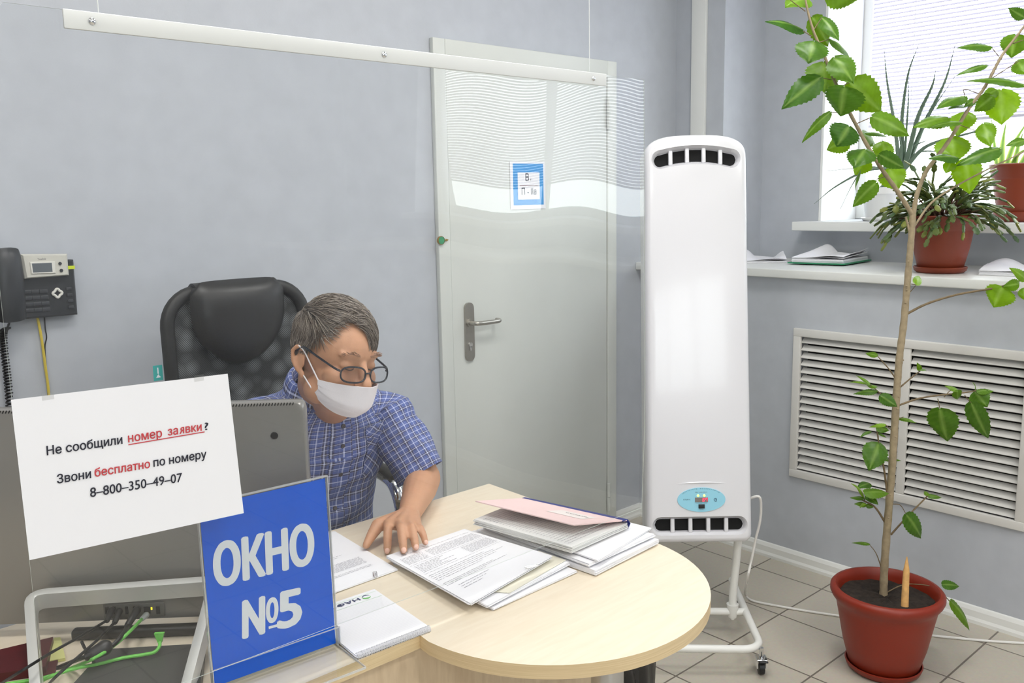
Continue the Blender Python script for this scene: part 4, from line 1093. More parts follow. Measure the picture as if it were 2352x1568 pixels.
for (u, v) in ((0.0, 0.012), (0.012, 0.50), (-0.44, 0.012), (-0.45, 0.50)):
    p = sp_(u, v, 0); w = sv*0.0 + su*1.0
    b = MB(); ax = su
    b.tube([p+V(0, 0, 0.024)-ax*0.009, p+V(0, 0, 0.024)-ax*0.008, p+V(0, 0, 0.024)+ax*0.008, p+V(0, 0, 0.024)+ax*0.009], [0.021, 0.024, 0.024, 0.021], 20); cw = b.build('caster_wheel', M['black'], rc)
    b = MB()
    R3 = Matrix(((su.x, sv.x, 0), (su.y, sv.y, 0), (0, 0, 1)))
    b.box(p+V(0, 0, 0.052), (0.034, 0.038, 0.006), R=R3, bev=0.002)
    for s_ in (-1, 1): b.box(p+su*(s_*0.0135)+V(0, 0, 0.038), (0.003, 0.028, 0.03), R=R3)
    b.tube([p+V(0, 0, 0.054), p+V(0, 0, zt)], 0.007, 10); b.build('caster_fork', M['chrome'], cw)
    b = MB(); b.box(p+sv*(0.026 if v > 0.2 else -0.03)+V(0, 0, 0.054), (0.028, 0.022, 0.006), R=R3 @ Matrix.Rotation(-0.5, 3, 'X'), bev=0.002); b.build('brake_tab', M['black'], cw)
# mains lead of the recirculator and the lead on the floor
e0 = FMr @ V(0.169, 0.13, -0.06)
pts = [e0, at(1743, 1140, D=2.93), at(1748, 1165, D=2.95), at(1745, 1200, D=2.97), at(1735, 1240, D=2.99), at(1725, 1290, D=3.0), at(1716, 1330, D=3.02), at(1712, 1362, z=0.012), at(1726, 1378, z=0.006), at(1780, 1390, z=0.005), at(1860, 1404, z=0.005), at(1945, 1417, z=0.005), at(2040, 1437, z=0.005), at(2120, 1456, z=0.005), at(2200, 1465, z=0.005), at(2290, 1473, z=0.005), at(2420, 1480, z=0.005)]
r = thing('mains_cable', at(1860, 1404, z=0), 'white mains cable from the recirculator crossing the tiled floor behind the pot', 'cable')
b = MB(); b.tube(bez(pts, 90), 0.0042, 8); b.build('lead', M['cable_w'], r)
b = MB(); b.tube([e0-bu*0.0005, e0+bu*0.012], [0.009, 0.006], 12); b.build('strain_relief', mat('grey_relief', (176, 178, 190), 0.5), r)

# ------------------------------------------------------------------ wall phone
PY = YB
def W(px, py, off): return at(px, py, Y=PY-off)
ph = thing('desk_phone', (0.66, PY, 1.29), 'black corded desk phone with silver display housing hung on the grey wall', 'telephone')
M['phone'] = mat('phone_black', (38, 40, 44), 0.42)
c = [W(45, 600, 0.03), W(168, 596, 0.03), W(178, 722, 0.03), W(52, 733, 0.03)]
def slab4(q, y0, nm, m, par, bev=0.004):
    """closed block from four front corners back to the plane y0"""
    cx_ = sum(q, Vector())/4; b = MB()
    f = [p.copy() for p in q]; fi = [p+(cx_-p).normalized()*bev+V(0, -bev*0.8, 0) for p in q]; bk = [V(p.x, y0, p.z) for p in q]
    vs = bk+f+fi; fs = [(0, 1, 2, 3), (11, 10, 9, 8)]
    for k in range(4): fs.append((k, (k+1) % 4, 4+(k+1) % 4, 4+k)); fs.append((4+k, 4+(k+1) % 4, 8+(k+1) % 4, 8+k))
    b.add(vs, fs); return b.build(nm, m, par, smooth=False)
slab4(c, PY-0.002, 'phone_body', M['phone'], ph, 0.006)
c = [W(47, 584, 0.05), W(154, 583, 0.05), W(158, 632, 0.05), W(57, 640, 0.05)]
ds = slab4(c, PY-0.034, 'display_housing', mat('phone_silver', (206, 204, 194), 0.4), ph, 0.006)
c = [W(47, 584, 0.052), W(150, 579, 0.035), W(154, 586, 0.05), W(48, 588, 0.052)]
c = [W(68, 602, 0.0565), W(126, 600, 0.0565), W(128, 627, 0.0565), W(72, 629, 0.0565)]
slab4(c, PY-0.054, 'display_bezel', mat('phone_silver_light', (222, 220, 212), 0.4), ds, 0.002)
c = [W(73, 605, 0.058), W(119, 603, 0.058), W(121, 624, 0.058), W(76, 626, 0.058)]
slab4(c, PY-0.055, 'lcd', mat('lcd_grey', (98, 104, 108), 0.25), ds, 0.0005)
text_fit('lettering', 'Yealink', mat('phone_print', (96, 96, 100), 0.6), ds, W(86, 597, 0.057), W(106, 596, 0.057), (0, -1, 0))
for (px, py) in ((138, 605), (141, 621)):
    p = W(px, py, 0.0565); b = MB(); b.lathe([(0, 0), (0.0045, 0), (0.004, 0.002), (0, 0.0025)], p, 16, R=Matrix.Rotation(PI/2, 3, 'X')); b.build('display_button', M['phone'], ds)
b = MB()
for i in range(4):
    for j in range(3):
        p = W(62+j*19+i*2.2, 671+i*14-j*1.2, 0.0365); b.box(p, (0.020, 0.004, 0.011), bev=0.0015)
b.build('key_pad', mat('phone_keys', (52, 54, 58), 0.35), ph)
b = MB()
for i in range(4): p = W(158+i*2, 663+i*14, 0.0365); b.box(p, (0.014, 0.004, 0.009), bev=0.0015)
b.build('function_key', bpy.data.materials['phone_keys'], ph)
p = W(132, 673, 0.037); b = MB(); b.tube([p+V(0.010*math.cos(2*PI*k/24)*(1+0.18*math.cos(8*PI*k/24)), 0, 0.010*math.sin(2*PI*k/24)*(1+0.18*math.cos(8*PI*k/24))) for k in range(24)], 0.0035, 8, closed=True); b.build('navigation_ring', mat('ring_silver', (222, 220, 212), 0.35), ph)
b = MB()
hs = [W(8, 578, 0.05), W(14, 600, 0.062), W(20, 650, 0.066), W(24, 700, 0.062), W(26, 732, 0.05)]
b.tube(bez(hs, 24), 0.036, 16, flat=(0.62, (0, 1, 0))); b.build('handset', M['phone'], ph)
p = W(164, 614, 0.052); b = MB(); b.box(p, (0.017, 0.001, 0.009)); b.build('index_tab', mat('tab_yellow_green', (206, 220, 40), 0.6), ph, smooth=False)
hc = [W(22, 738, 0.03), W(17, 752, 0.02), W(8, 762, 0.02), W(9, 800, 0.02), W(15, 850, 0.02), W(20, 900, 0.02), W(24, 960, 0.02)]
b = MB(); sp = bez(hc, 240); n_ = len(sp)
coil = []
for i, p in enumerate(sp):
    t = i/n_; rr = 0.0085 if 0.18 < t < 0.97 else 0.001; a = i*1.15; coil.append(p+V(rr*math.cos(a), rr*0.8*math.sin(a), 0))
r = thing('handset_cord', (sp[-1].x, PY, sp[-1].z), 'black coiled handset cord hanging below the wall phone', 'cord')
b.tube(coil, 0.0024, 6); b.build('coiled_lead', M['cable_b'], r)
r = thing('patch_cable', W(113, 905, 0), 'yellow cable hanging straight down from the wall phone', 'cable')
b = MB(); b.tube(bez([W(86, 728, 0.015), W(95, 775, 0.012), W(104, 840, 0.01), W(112, 905, 0.008), W(118, 1010, 0.008)], 24), 0.0036, 8); b.build('lead', mat('yellow_cable', (212, 188, 62), 0.5), r)
r = thing('phone_cable', W(103, 780, 0), 'thin black cable hanging behind the yellow one under the wall phone', 'cable')
b = MB(); b.tube(bez([W(102, 728, 0.014), W(104, 755, 0.012), W(107, 775, 0.012), W(103, 800, 0.006), W(108, 870, 0.006), W(116, 1010, 0.006)], 24), 0.0018, 6); b.build('lead', M['cable_b'], r)

# ------------------------------------------------------------------ office chair
M['leather'] = mat('black_leatherette', (34, 33, 33), 0.42, bump=(90, 0.15))
M['frame_pad'] = mat('chair_frame', (32, 31, 30), 0.5, bump=(140, 0.15))
def mesh_material():
    m = bpy.data.materials.new('chair_mesh'); m.use_nodes = True; nt = m.node_tree; b = nt.nodes['Principled BSDF']
    tc = nt.nodes.new('ShaderNodeTexCoord'); mp = nt.nodes.new('ShaderNodeMapping'); mp.inputs['Rotation'].default_value = (0, math.radians(40), 0)
    nt.links.new(tc.outputs['Object'], mp.inputs['Vector'])
    wv = nt.nodes.new('ShaderNodeTexWave'); wv.wave_type = 'BANDS'; wv.bands_direction = 'X'; wv.inputs['Scale'].default_value = 75
    nt.links.new(mp.outputs['Vector'], wv.inputs['Vector'])
    vo = nt.nodes.new('ShaderNodeTexVoronoi'); vo.inputs['Scale'].default_value = 26; nt.links.new(tc.outputs['Object'], vo.inputs['Vector'])
    mu = nt.nodes.new('ShaderNodeMath'); mu.operation = 'MULTIPLY'
    iv = nt.nodes.new('ShaderNodeMapRange'); iv.inputs['From Min'].default_value = 0.1; iv.inputs['From Max'].default_value = 0.75; iv.inputs['To Min'].default_value = 1.0; iv.inputs['To Max'].default_value = 0.1
    nt.links.new(vo.outputs['Distance'], iv.inputs['Value']); nt.links.new(wv.outputs['Fac'], mu.inputs[0]); nt.links.new(iv.outputs['Result'], mu.inputs[1])
    r = nt.nodes.new('ShaderNodeValToRGB'); r.color_ramp.elements[0].color = lin((26, 27, 27)); r.color_ramp.elements[1].color = lin((150, 154, 156))
    nt.links.new(mu.outputs[0], r.inputs['Fac']); nt.links.new(r.outputs['Color'], b.inputs['Base Color']); b.inputs['Roughness'].default_value = 0.7
    return m
M['mesh'] = mesh_material()
CX, CY = 1.052, 2.30
ch = thing('office_chair', (CX, 2.02, 0), 'black high-back mesh office chair with padded headrest behind the seated man', 'chair')
def cb(x, z):
    """point on the gently curved back: x across, z height"""
    return V(CX+x, CY+0.02-0.9*x*x*0.35-0.04*math.sin((z-0.6)*2.2)+(z-0.9)*0.03, z)
HWc = 0.196
ol = []
for p in rrect(2*HWc, 0.74, 0.085, 8): ol.append(cb(p[0]*(1-0.10*max(0, (0.92-(p[1]+0.905))/0.4)), p[1]+0.905))
b = MB(); b.tube(ol, 0.0185, 12, closed=True, flat=(0.85, (0, 1, 0))); b.build('back_frame', M['frame_pad'], ch)
def mesh_hw(z):
    t = min(1.275-z, z-0.535); r_ = 0.085; ins = r_-math.sqrt(max(0, r_*r_-(r_-t)**2)) if t < r_ else 0
    return (HWc-0.004-ins)*(1-0.10*max(0, (0.92-z)/0.4))
b = MB(); b.grid(22, 40, lambda u, v: cb((u-0.5)*2*mesh_hw(0.54+0.73*v), 0.54+0.73*v), thick=0.004); b.build('back_mesh', M['mesh'], ch)
def hr(u, v):
    z = 1.288-0.20*v; hw = 0.120*(1-0.42*max(0, v-0.35)**1.6/0.5); s_ = (u-0.5)*2
    x = -0.004+hw*s_; ed = (1-abs(s_)**3)*(1-abs(2*v-1)**6)
    if v > 0.6: z += 0.035*(s_**2)*(v-0.6)/0.4
    p = cb(x, z); p.y -= 0.012+0.036*max(0.0, ed)**0.6; return p
b = MB(); b.grid(22, 18, hr, thick=0.018); b.grid(12, 6, lambda u, v: cb(-0.004+0.117*(u-0.5)*2, 1.288+0.012*math.sin(PI*v))+V(0, -0.03+0.055*v, 0), thick=0.006); b.build('headrest', M['leather'], ch, angle=60)
q = at(368, 858, Y=2.27); b = MB(); b.box((q.x, 2.285, q.z), (0.024, 0.001, 0.04)); tg = b.build('fabric_tag', mat('teal_tag', (58, 170, 164), 0.6), ch, smooth=False)
b = MB(); b.prism([(-0.006, -0.012), (0.006, -0.012), (0, -0.003)], 0, 0.0004, R=Matrix.Rotation(PI/2, 3, 'X'), c=(q.x, 2.2843, q.z)); b.box((q.x, 2.2843, q.z+0.006), (0.003, 0.0004, 0.016)); b.build('tag_mark', M['paper'], tg, smooth=False)
# seat, arms, base
b = MB(); b.grid(16, 16, lambda u, v: V(CX+(u-0.5)*0.5, 1.76+0.5*v, 0.485+0.02*math.sin(PI*u)*math.sin(PI*v)-0.03*max(0, 0.25-v)*4*0.4), thick=0.075); b.build('seat', M['leather'], ch)
for s_ in (-1, 1):
    x = CX+s_*0.275
    ap = [V(x-s_*0.05, 2.22, 0.50), V(x, 2.235, 0.58), V(x, 2.20, 0.70), V(x, 2.12, 0.745), V(x, 2.01, 0.745), V(x, 1.955, 0.715), V(x, 1.935, 0.62), V(x-s_*0.02, 1.96, 0.50), V(x-s_*0.06, 1.98, 0.45)]
    b = MB(); b.tube(bez(ap, 50), 0.014, 12, flat=(1.5, (1, 0, 0))); arm = b.build('armrest', M['chrome'], ch)
    b = MB(); b.tube(bez([V(x, 2.16, 0.742), V(x, 2.10, 0.765), V(x, 2.03, 0.767), V(x, 1.965, 0.752)], 14), 0.02, 12, flat=(0.6, (0, 0, 1))); b.build('arm_pad', M['frame_pad'], arm)
b = MB(); b.tube([(CX, 2.02, 0.10), (CX, 2.02, 0.30)], 0.026, 16); b.tube([(CX, 2.02, 0.30), (CX, 2.02, 0.42)], 0.014, 14); b.box((CX, 2.04, 0.408), (0.2, 0.24, 0.035), bev=0.006); b.build('gas_lift', M['black'], ch)
b = MB(); b.box((CX, 2.27, 0.50), (0.07, 0.03, 0.22), bev=0.006); b.box((CX, 2.18, 0.408), (0.07, 0.2, 0.03), bev=0.004); b.build('back_bracket', M['black'], ch)
for k in range(5):
    a = 2*PI*k/5+0.4; dv = V(math.cos(a), math.sin(a), 0); p = V(CX, 2.02, 0)
    b = MB(); b.tube([p+dv*0.02+V(0, 0, 0.11), p+dv*0.18+V(0, 0, 0.095), p+dv*0.29+V(0, 0, 0.078)], [0.026, 0.02, 0.015], 10); lg = b.build('base_leg', M['chrome'], ch)
    sd = V(-dv.y, dv.x, 0); e = p+dv*0.285
    b = MB()
    for s_ in (-1, 1): b.tube([e+V(0, 0, 0.027)+sd*(s_*0.006), e+V(0, 0, 0.027)+sd*(s_*0.022)], 0.027, 18)
    b.tube([e+V(0, 0, 0.03), e+V(0, 0, 0.075)], 0.008, 8); b.build('caster', M['black'], lg)

# ------------------------------------------------------------------ plants
def leaf_material(name, top, under, trans, vein=0.0):
    m = bpy.data.materials.new(name); m.use_nodes = True; nt = m.node_tree; b = nt.nodes['Principled BSDF']
    at_ = nt.nodes.new('ShaderNodeVertexColor'); at_.layer_name = 'tone'
    ge = nt.nodes.new('ShaderNodeNewGeometry')
    mx = nt.nodes.new('ShaderNodeMix'); mx.data_type = 'RGBA'; mx.inputs['A'].default_value = lin(top); mx.inputs['B'].default_value = lin(under)
    sp = nt.nodes.new('ShaderNodeSeparateColor'); nt.links.new(at_.outputs['Color'], sp.inputs['Color'])
    nt.links.new(sp.outputs['Red'], mx.inputs['Factor'])
    n = nt.nodes.new('ShaderNodeTexNoise'); n.inputs['Scale'].default_value = 45; tc = nt.nodes.new('ShaderNodeTexCoord'); nt.links.new(tc.outputs['Object'], n.inputs['Vector'])
    vn = nt.nodes.new('ShaderNodeMix'); vn.data_type = 'RGBA'; vn.inputs['B'].default_value = lin((156, 186, 96))
    vm = nt.nodes.new('ShaderNodeMath'); vm.operation = 'MULTIPLY'; vm.inputs[1].default_value = vein; nt.links.new(sp.outputs['Green'], vm.inputs[0])
    nt.links.new(vm.outputs[0], vn.inputs['Factor']); nt.links.new(mx.outputs['Result'], vn.inputs['A']); mx = vn
    m2 = nt.nodes.new('ShaderNodeMix'); m2.data_type = 'RGBA'; m2.blend_type = 'OVERLAY'; m2.inputs['Factor'].default_value = 0.25
    nt.links.new(mx.outputs['Result'], m2.inputs['A']); nt.links.new(n.outputs['Fac'], m2.inputs['B'])
    nt.links.new(m2.outputs['Result'], b.inputs['Base Color']); b.inputs['Roughness'].default_value = 0.36; b.inputs['Specular IOR Level'].default_value = 0.32
    t = nt.nodes.new('ShaderNodeBsdfTranslucent'); hs = nt.nodes.new('ShaderNodeHueSaturation'); hs.inputs['Value'].default_value = 1.9; hs.inputs['Saturation'].default_value = 1.05; hs.inputs['Hue'].default_value = 0.49
    nt.links.new(m2.outputs['Result'], hs.inputs['Color']); nt.links.new(hs.outputs['Color'], t.inputs['Color'])
    ms = nt.nodes.new('ShaderNodeMixShader'); ms.inputs[0].default_value = trans
    nt.links.new(b.outputs[0], ms.inputs[1]); nt.links.new(t.outputs[0], ms.inputs[2]); nt.links.new(ms.outputs[0], nt.nodes['Material Output'].inputs['Surface'])
    return m
def paint(o, name, vals):
    """per-vertex tone, 0..1"""
    ca = o.data.color_attributes.new(name, 'FLOAT_COLOR', 'POINT')
    for i, v in enumerate(vals): ca.data[i].color = (v, v, v, 1) if not isinstance(v, tuple) else v+(1,)
PN = Vector((0.67, 0.743, 0)).normalized()
def pp(x, y, off=0.0): return at_plane(x, y, PN*(2.655+off), PN)
POT_D = mat('terracotta_plastic', (132, 38, 16), 0.42, bump=(220, 0.06))
POT_B = mat('brown_plastic', (130, 54, 32), 0.45, bump=(220, 0.06))
SOIL = mat('potting_soil', (44, 36, 30), 0.95, noise=(60, 0.5), bump=(90, 1.0))
def pot(r, c, prof, m, soil_r, soil_z, sauc, name='pot'):
    b = MB(); b.lathe(prof, c, 48); b.build(name, m, r, angle=50)
    if sauc: b = MB(); b.lathe(sauc, c, 48); b.build('saucer', m, r, angle=50)
    b = MB(); rg = random.Random(5); vs = [V(c[0], c[1], c[2]+soil_z)]; fs = []
    for j in range(1, 9):
        for k in range(32): a = 2*PI*k/32; vs.append(V(c[0]+soil_r*j/8*math.cos(a), c[1]+soil_r*j/8*math.sin(a), c[2]+soil_z+rg.uniform(-0.005, 0.005)))
    for k in range(32): fs.append((0, 1+k, 1+(k+1) % 32))
    for j in range(7):
        for k in range(32): fs.append((1+j*32+k, 1+(j+1)*32+k, 1+(j+1)*32+(k+1) % 32, 1+j*32+(k+1) % 32))
    b.add(vs, fs); b.build('soil', SOIL, r)
pc_ = V(2.632, 1.172, 0)
hib = thing('potted_hibiscus', pc_, 'tall thin-stemmed hibiscus in a terracotta pot standing on the tiled floor', 'potted plant')
pot(hib, pc_, [(0, 0.012), (0.098, 0.012), (0.104, 0.016), (0.125, 0.09), (0.143, 0.185), (0.147, 0.205), (0.150, 0.222), (0.156, 0.232), (0.164, 0.243), (0.1695, 0.255), (0.169, 0.266), (0.163, 0.273), (0.153, 0.275), (0.146, 0.268), (0.142, 0.25), (0.125, 0.1), (0, 0.1)], POT_D, 0.141, 0.238,
    [(0, 0), (0.098, 0), (0.112, 0.012), (0.117, 0.026), (0.113, 0.028), (0.104, 0.011), (0, 0.010)])
def leaf(b, tones, B, T, w, nrm, tone, fold=0.25, droop=0.12, serr=0.06, rows=20, shape=0.62):
    B = Vector(B); T = Vector(T); A = T-B; L = A.length; a = A/L; n = Vector(nrm); n = (n-a*n.dot(a)).normalized(); s_ = a.cross(n)
    vs = []; cols = 9; vein = []
    for i in range(rows+1):
        t = i/rows
        wd = 0.5*w*(t**0.5*(1-t)**1.0/0.385 if 0 < t < 1 else 0.0)
        if i in (0, rows): wd = 0.0005
        if i == 0: wd = 0.04*w
        jag = (1+serr*(1 if i % 2 else -1)) if 2 <= i < rows else 1
        for j in range(cols):
            q = (j/(cols-1)-0.5)*2; e = jag if abs(q) == 1 else 1
            back = (0.05*L*(1-t)**6 if abs(q) > 0.4 else 0)   # lobes at the stalk
            p = B + a*(L*t-back*abs(q)) + s_*(q*wd*e) + n*(droop*L*(math.sin(PI*t*0.9)-0.3*t) - fold*abs(q)**1.3*wd*0.8 + 0.02*w*math.sin(q*5+t*9))
            vs.append(p); lat = 0.5+0.5*math.cos((t*7.0-abs(q)*1.3)*2*PI); tones.append((tone, 1.0 if q == 0 and t < 0.93 else 0.18*max(0, lat-0.6)/0.4, 0.0))
    fs = [(i*cols+j, i*cols+j+1, (i+1)*cols+j+1, (i+1)*cols+j) for i in range(rows) for j in range(cols-1)]
    b.add(vs, fs)
LV = [  # stalk px, tip px, width px, tone (0 dark, 1 yellow green), depth
 (1845,69,1757,50,30,.15,.02),(1866,40,1902,107,46,.6,.06),(1887,40,1927,94,26,.2,0),(1870,95,1856,146,66,.2,-.05),(1906,90,1950,131,27,.35,.02),(1917,132,1960,192,56,.3,-.03),
 (1891,143,1893,213,74,.55,.06),(1884,178,1795,251,52,.2,-.04),(1940,200,1932,267,86,.2,-.06),(1952,189,2024,257,72,.65,.04),(1906,258,1842,328,22,.4,0),(2004,268,2089,313,48,.5,-.03),
 (1853,-2,1803,17,52,.6,.03),(1900,-18,1972,-2,56,.5,0),(1950,290,1921,337,64,.15,-.05),(1950,318,1899,345,44,.75,.04),(1988,343,1961,386,58,.2,-.05),(1988,362,1964,402,48,.8,.05),
 (1980,311,2010,331,36,.55,.04),(2026,326,2036,376,46,.7,.04),(2020,355,2077,386,32,.25,-.06),(2043,387,2062,437,58,.9,.03),(2013,419,1959,475,38,.45,-.05),(1976,391,1966,437,15,.4,.03),(1988,306,2040,316,14,.35,.02),
 (2276,107,2198,111,22,.3,0),(2267,150,2196,174,15,.35,0),(2333,80,2323,133,56,.45,.02),(2353,40,2316,18,24,.3,0),(2336,140,2358,172,36,.4,0),(2352,195,2221,187,20,.3,-.03),(2299,207,2300,287,74,.9,.04),
 (2290,207,2256,224,28,.6,.05),(2280,222,2238,256,36,.45,.02),(2216,221,2151,250,28,.35,-.02),(2214,242,2178,251,16,.35,0),(2240,229,2214,246,17,.3,0),(2178,270,2097,293,34,.5,-.03),(2207,281,2130,295,14,.3,-.05),
 (2215,258,2198,313,56,.8,.04),(2259,284,2275,338,40,.6,-.02),(2187,315,2190,376,72,.85,.05),(2200,362,2132,365,24,.2,-.07),(2297,341,2197,381,34,.25,-.07),(2217,366,2227,446,60,.95,.03),(2185,372,2172,398,28,.8,.05),
 (2356,322,2310,335,22,.3,-.05),(2302,660,2283,706,64,.75,-.02),(2340,652,2303,659,26,.5,-.03),(2356,642,2318,615,22,.8,-.03),(2350,662,2360,692,26,.7,0),(2104,653,2110,633,19,.9,0),
 (2159,939,2177,1013,64,.3,-.03),(2231,925,2270,1006,42,.2,-.03),(2240,899,2268,935,44,.3,0),(2245,899,2282,898,15,.5,0),(2240,897,2234,878,10,.5,0),(2200,897,2170,886,10,.6,0),(2198,897,2199,917,22,.5,0),
 (2022,908,2061,934,26,.25,-.05),(2014,898,1960,905,14,.3,0),(1998,882,1948,878,6,.6,0),(1998,882,1966,862,6,.6,0),(2012,890,1990,884,10,.6,0),(2015,817,1988,811,13,.4,0),(2114,851,2106,832,11,.5,0),(2112,850,2128,852,8,.4,0),
 (2018,1018,1995,1081,54,.25,-.04),(2034,975,1996,981,9,.95,0),(2013,983,2042,988,19,.35,0),(2000,990,1975,1005,8,.3,0),(2018,995,2036,1005,6,.3,0),(2064,960,2104,971,9,.4,0),(2036,1056,2070,1058,8,.3,.05),(2005,1066,2022,1072,9,.4,0),
 (1985,1143,1955,1110,20,.8,-.02),(1986,1131,2042,1133,24,.45,-.04),(1990,1137,2017,1159,20,.25,-.02),(1984,1145,1952,1143,10,.4,0),(1990,1158,1962,1157,12,.5,0),(1990,1160,2006,1165,12,.4,0),(1998,1110,1968,1122,22,.2,.03),(1975,1163,1990,1158,10,.9,-.04),
 (2081,1181,2115,1236,40,.25,-.04),(2130,1138,2163,1143,11,.4,0),(2130,1138,2124,1127,8,.5,0),(1997,1250,1956,1247,8,.35,0),(2164,1342,2203,1346,24,.25,0),(2184,1380,2226,1447,24,.55,-.02)]
fol = MB(); tones = []; rg = random.Random(21)
PXM = 2.72/F_PX
for (x0, y0, x1, y1, w, tn, off) in LV:
    dl = rg.uniform(-0.025, 0.025); wide = w/max(20.0, math.hypot(x1-x0, y1-y0))
    view = (Vector(CP)-pp(x0, y0)).normalized()
    nrm = view + V(rg.uniform(-.35, .35), rg.uniform(-.35, .35), rg.uniform(0.1, 0.6))
    if wide < 0.45: nrm = view*0.75+V(0, 0, 0.8)
    ww = w*PXM*1.06
    leaf(fol, tones, pp(x0, y0, off-dl), pp(x1, y1, off+dl*1.4), ww*(1.0 if wide >= .45 else 1.25), nrm, max(0, min(1, tn+rg.uniform(-.08, .08))), fold=0.28 if wide > .45 else 0.5, droop=0.10)
o = fol.build('foliage', leaf_material('hibiscus_leaf', (30, 80, 24), (120, 160, 26), 0.26, 0.4), hib, angle=80, weld=False); paint(o, 'tone', tones)
ST = [([(2029, 1372), (2032, 1290), (2042, 1160), (2050, 1060), (2058, 930), (2065, 830), (2076, 740), (2085, 640), (2092, 560), (2097, 490)], .0125, .0092),
 ([(2097, 495), (2062, 440), (2025, 388), (1990, 330), (1950, 255), (1915, 180), (1890, 120), (1868, 70), (1852, 10), (1848, -30)], .0072, .0026),
 ([(2097, 495), (2108, 440), (2130, 390), (2175, 330), (2225, 250), (2262, 200), (2300, 130), (2330, 90), (2356, 55), (2390, 0)], .0072, .0026),
 ([(2098, 522), (2140, 465), (2200, 425), (2270, 388), (2370, 340)], .0034, .002), ([(2093, 548), (2085, 515), (2080, 498)], .004, .003)]
TW = [([(2080, 722), (2130, 697), (2200, 676), (2290, 660), (2356, 640)], .004, .0024), ([(2060, 932), (2110, 915), (2160, 907), (2210, 902), (2242, 897)], .0032, .0018),
 ([(2059, 872), (2040, 845), (2015, 817)], .0022, .0014), ([(2064, 892), (2090, 870), (2114, 851)], .0026, .0018), ([(2058, 936), (2025, 906), (1998, 882)], .0024, .0014), ([(2042, 1168), (2031, 1080), (2022, 1040), (2014, 985)], .0036, .0022),
 ([(2037, 1206), (2010, 1165), (1980, 1148)], .0036, .0024), ([(1985, 1150), (1988, 1140), (1990, 1132)], .002, .0015), ([(2046, 1228), (2080, 1190), (2132, 1137)], .0032, .0022), ([(2050, 1157), (2068, 1160), (2082, 1182)], .0015, .001), ([(2024, 1302), (2012, 1270), (1997, 1250)], .0017, .001),
 ([(2033, 1362), (2068, 1345), (2101, 1341), (2150, 1350), (2181, 1380)], .002, .0014), ([(2154, 915), (2159, 940)], .0014, .0012), ([(2216, 908), (2231, 926)], .0014, .0012), ([(2168, 912), (2184, 896), (2200, 897)], .0014, .001), ([(2064, 961), (2075, 957)], .0012, .001), ([(2034, 975), (2050, 990)], .0012, .001),
 ([(1865, 83), (1845, 72)], .0014, .0012), ([(1866, 73), (1888, 40)], .0016, .0013), ([(1850, 26), (1815, 0)], .0014, .0012), ([(1880, 98), (1906, 90)], .0014, .0012), ([(1900, 160), (1919, 132)], .0014, .0012), ([(1910, 183), (1884, 178)], .0014, .0012), ([(1930, 200), (1950, 190)], .0014, .0012), ([(1932, 259), (1906, 258)], .0012, .001), ([(1965, 285), (2004, 268)], .0014, .0012),
 ([(2005, 352), (1965, 372), (1955, 380)], .0012, .001), ([(2037, 404), (2013, 412)], .0012, .001), ([(2248, 215), (2215, 205), (2217, 222)], .0012, .001), ([(2270, 185), (2340, 140)], .0014, .0012), ([(2300, 137), (2276, 107)], .0012, .001), ([(2327, 100), (2350, 92)], .0016, .0012), ([(2205, 287), (2240, 300)], .0012, .001), ([(2093, 652), (2104, 654)], .0014, .001), ([(2082, 680), (2104, 655)], .0014, .001), ([(2330, 650), (2302, 660)], .0012, .001)]
def stems(L, jitter=0.0):
    b = MB(); rg = random.Random(8)
    for pts, r0, r1 in L:
        P = bez([pp(x, y, (rg.uniform(-1, 1)*jitter if k not in (0,) else 0)) for k, (x, y) in enumerate(pts)], 8*len(pts)); n = len(P)
        b.tube(P, [(r0+(r1-r0)*i/(n-1))*(1+0.06*math.sin(i*1.9)) for i in range(n)], 9)
    return b
b = stems(ST); rg = random.Random(4)
for k in range(26):
    t = rg.random(); y = 1330-830*t; x = 2030+67*t**0.9; p = pp(x, y, -0.004)+V(rg.uniform(-.012, .012), 0, 0); b.sphere(p, (0.0035, 0.0035, 0.003), 8, 5)
b.build('stem', mat('hibiscus_bark', (158, 142, 114), 0.7, noise=(70, 0.16), bump=(120, 0.4)), hib)
TWM = mat('hibiscus_twig', (116, 98, 70), 0.6, noise=(60, 0.2))
for tw in TW: stems([tw]).build('twig', TWM, hib)
b = MB(); P = [at(2078, 1392, D=2.66), at(2080, 1345, D=2.66), at(2082, 1310, D=2.66), at(2083, 1278, D=2.66)]
b.tube(P, [0.011, 0.010, 0.009, 0.0015], 10); b.build('cut_stump', mat('dry_stump', (206, 160, 98), 0.7, noise=(50, 0.2)), hib)

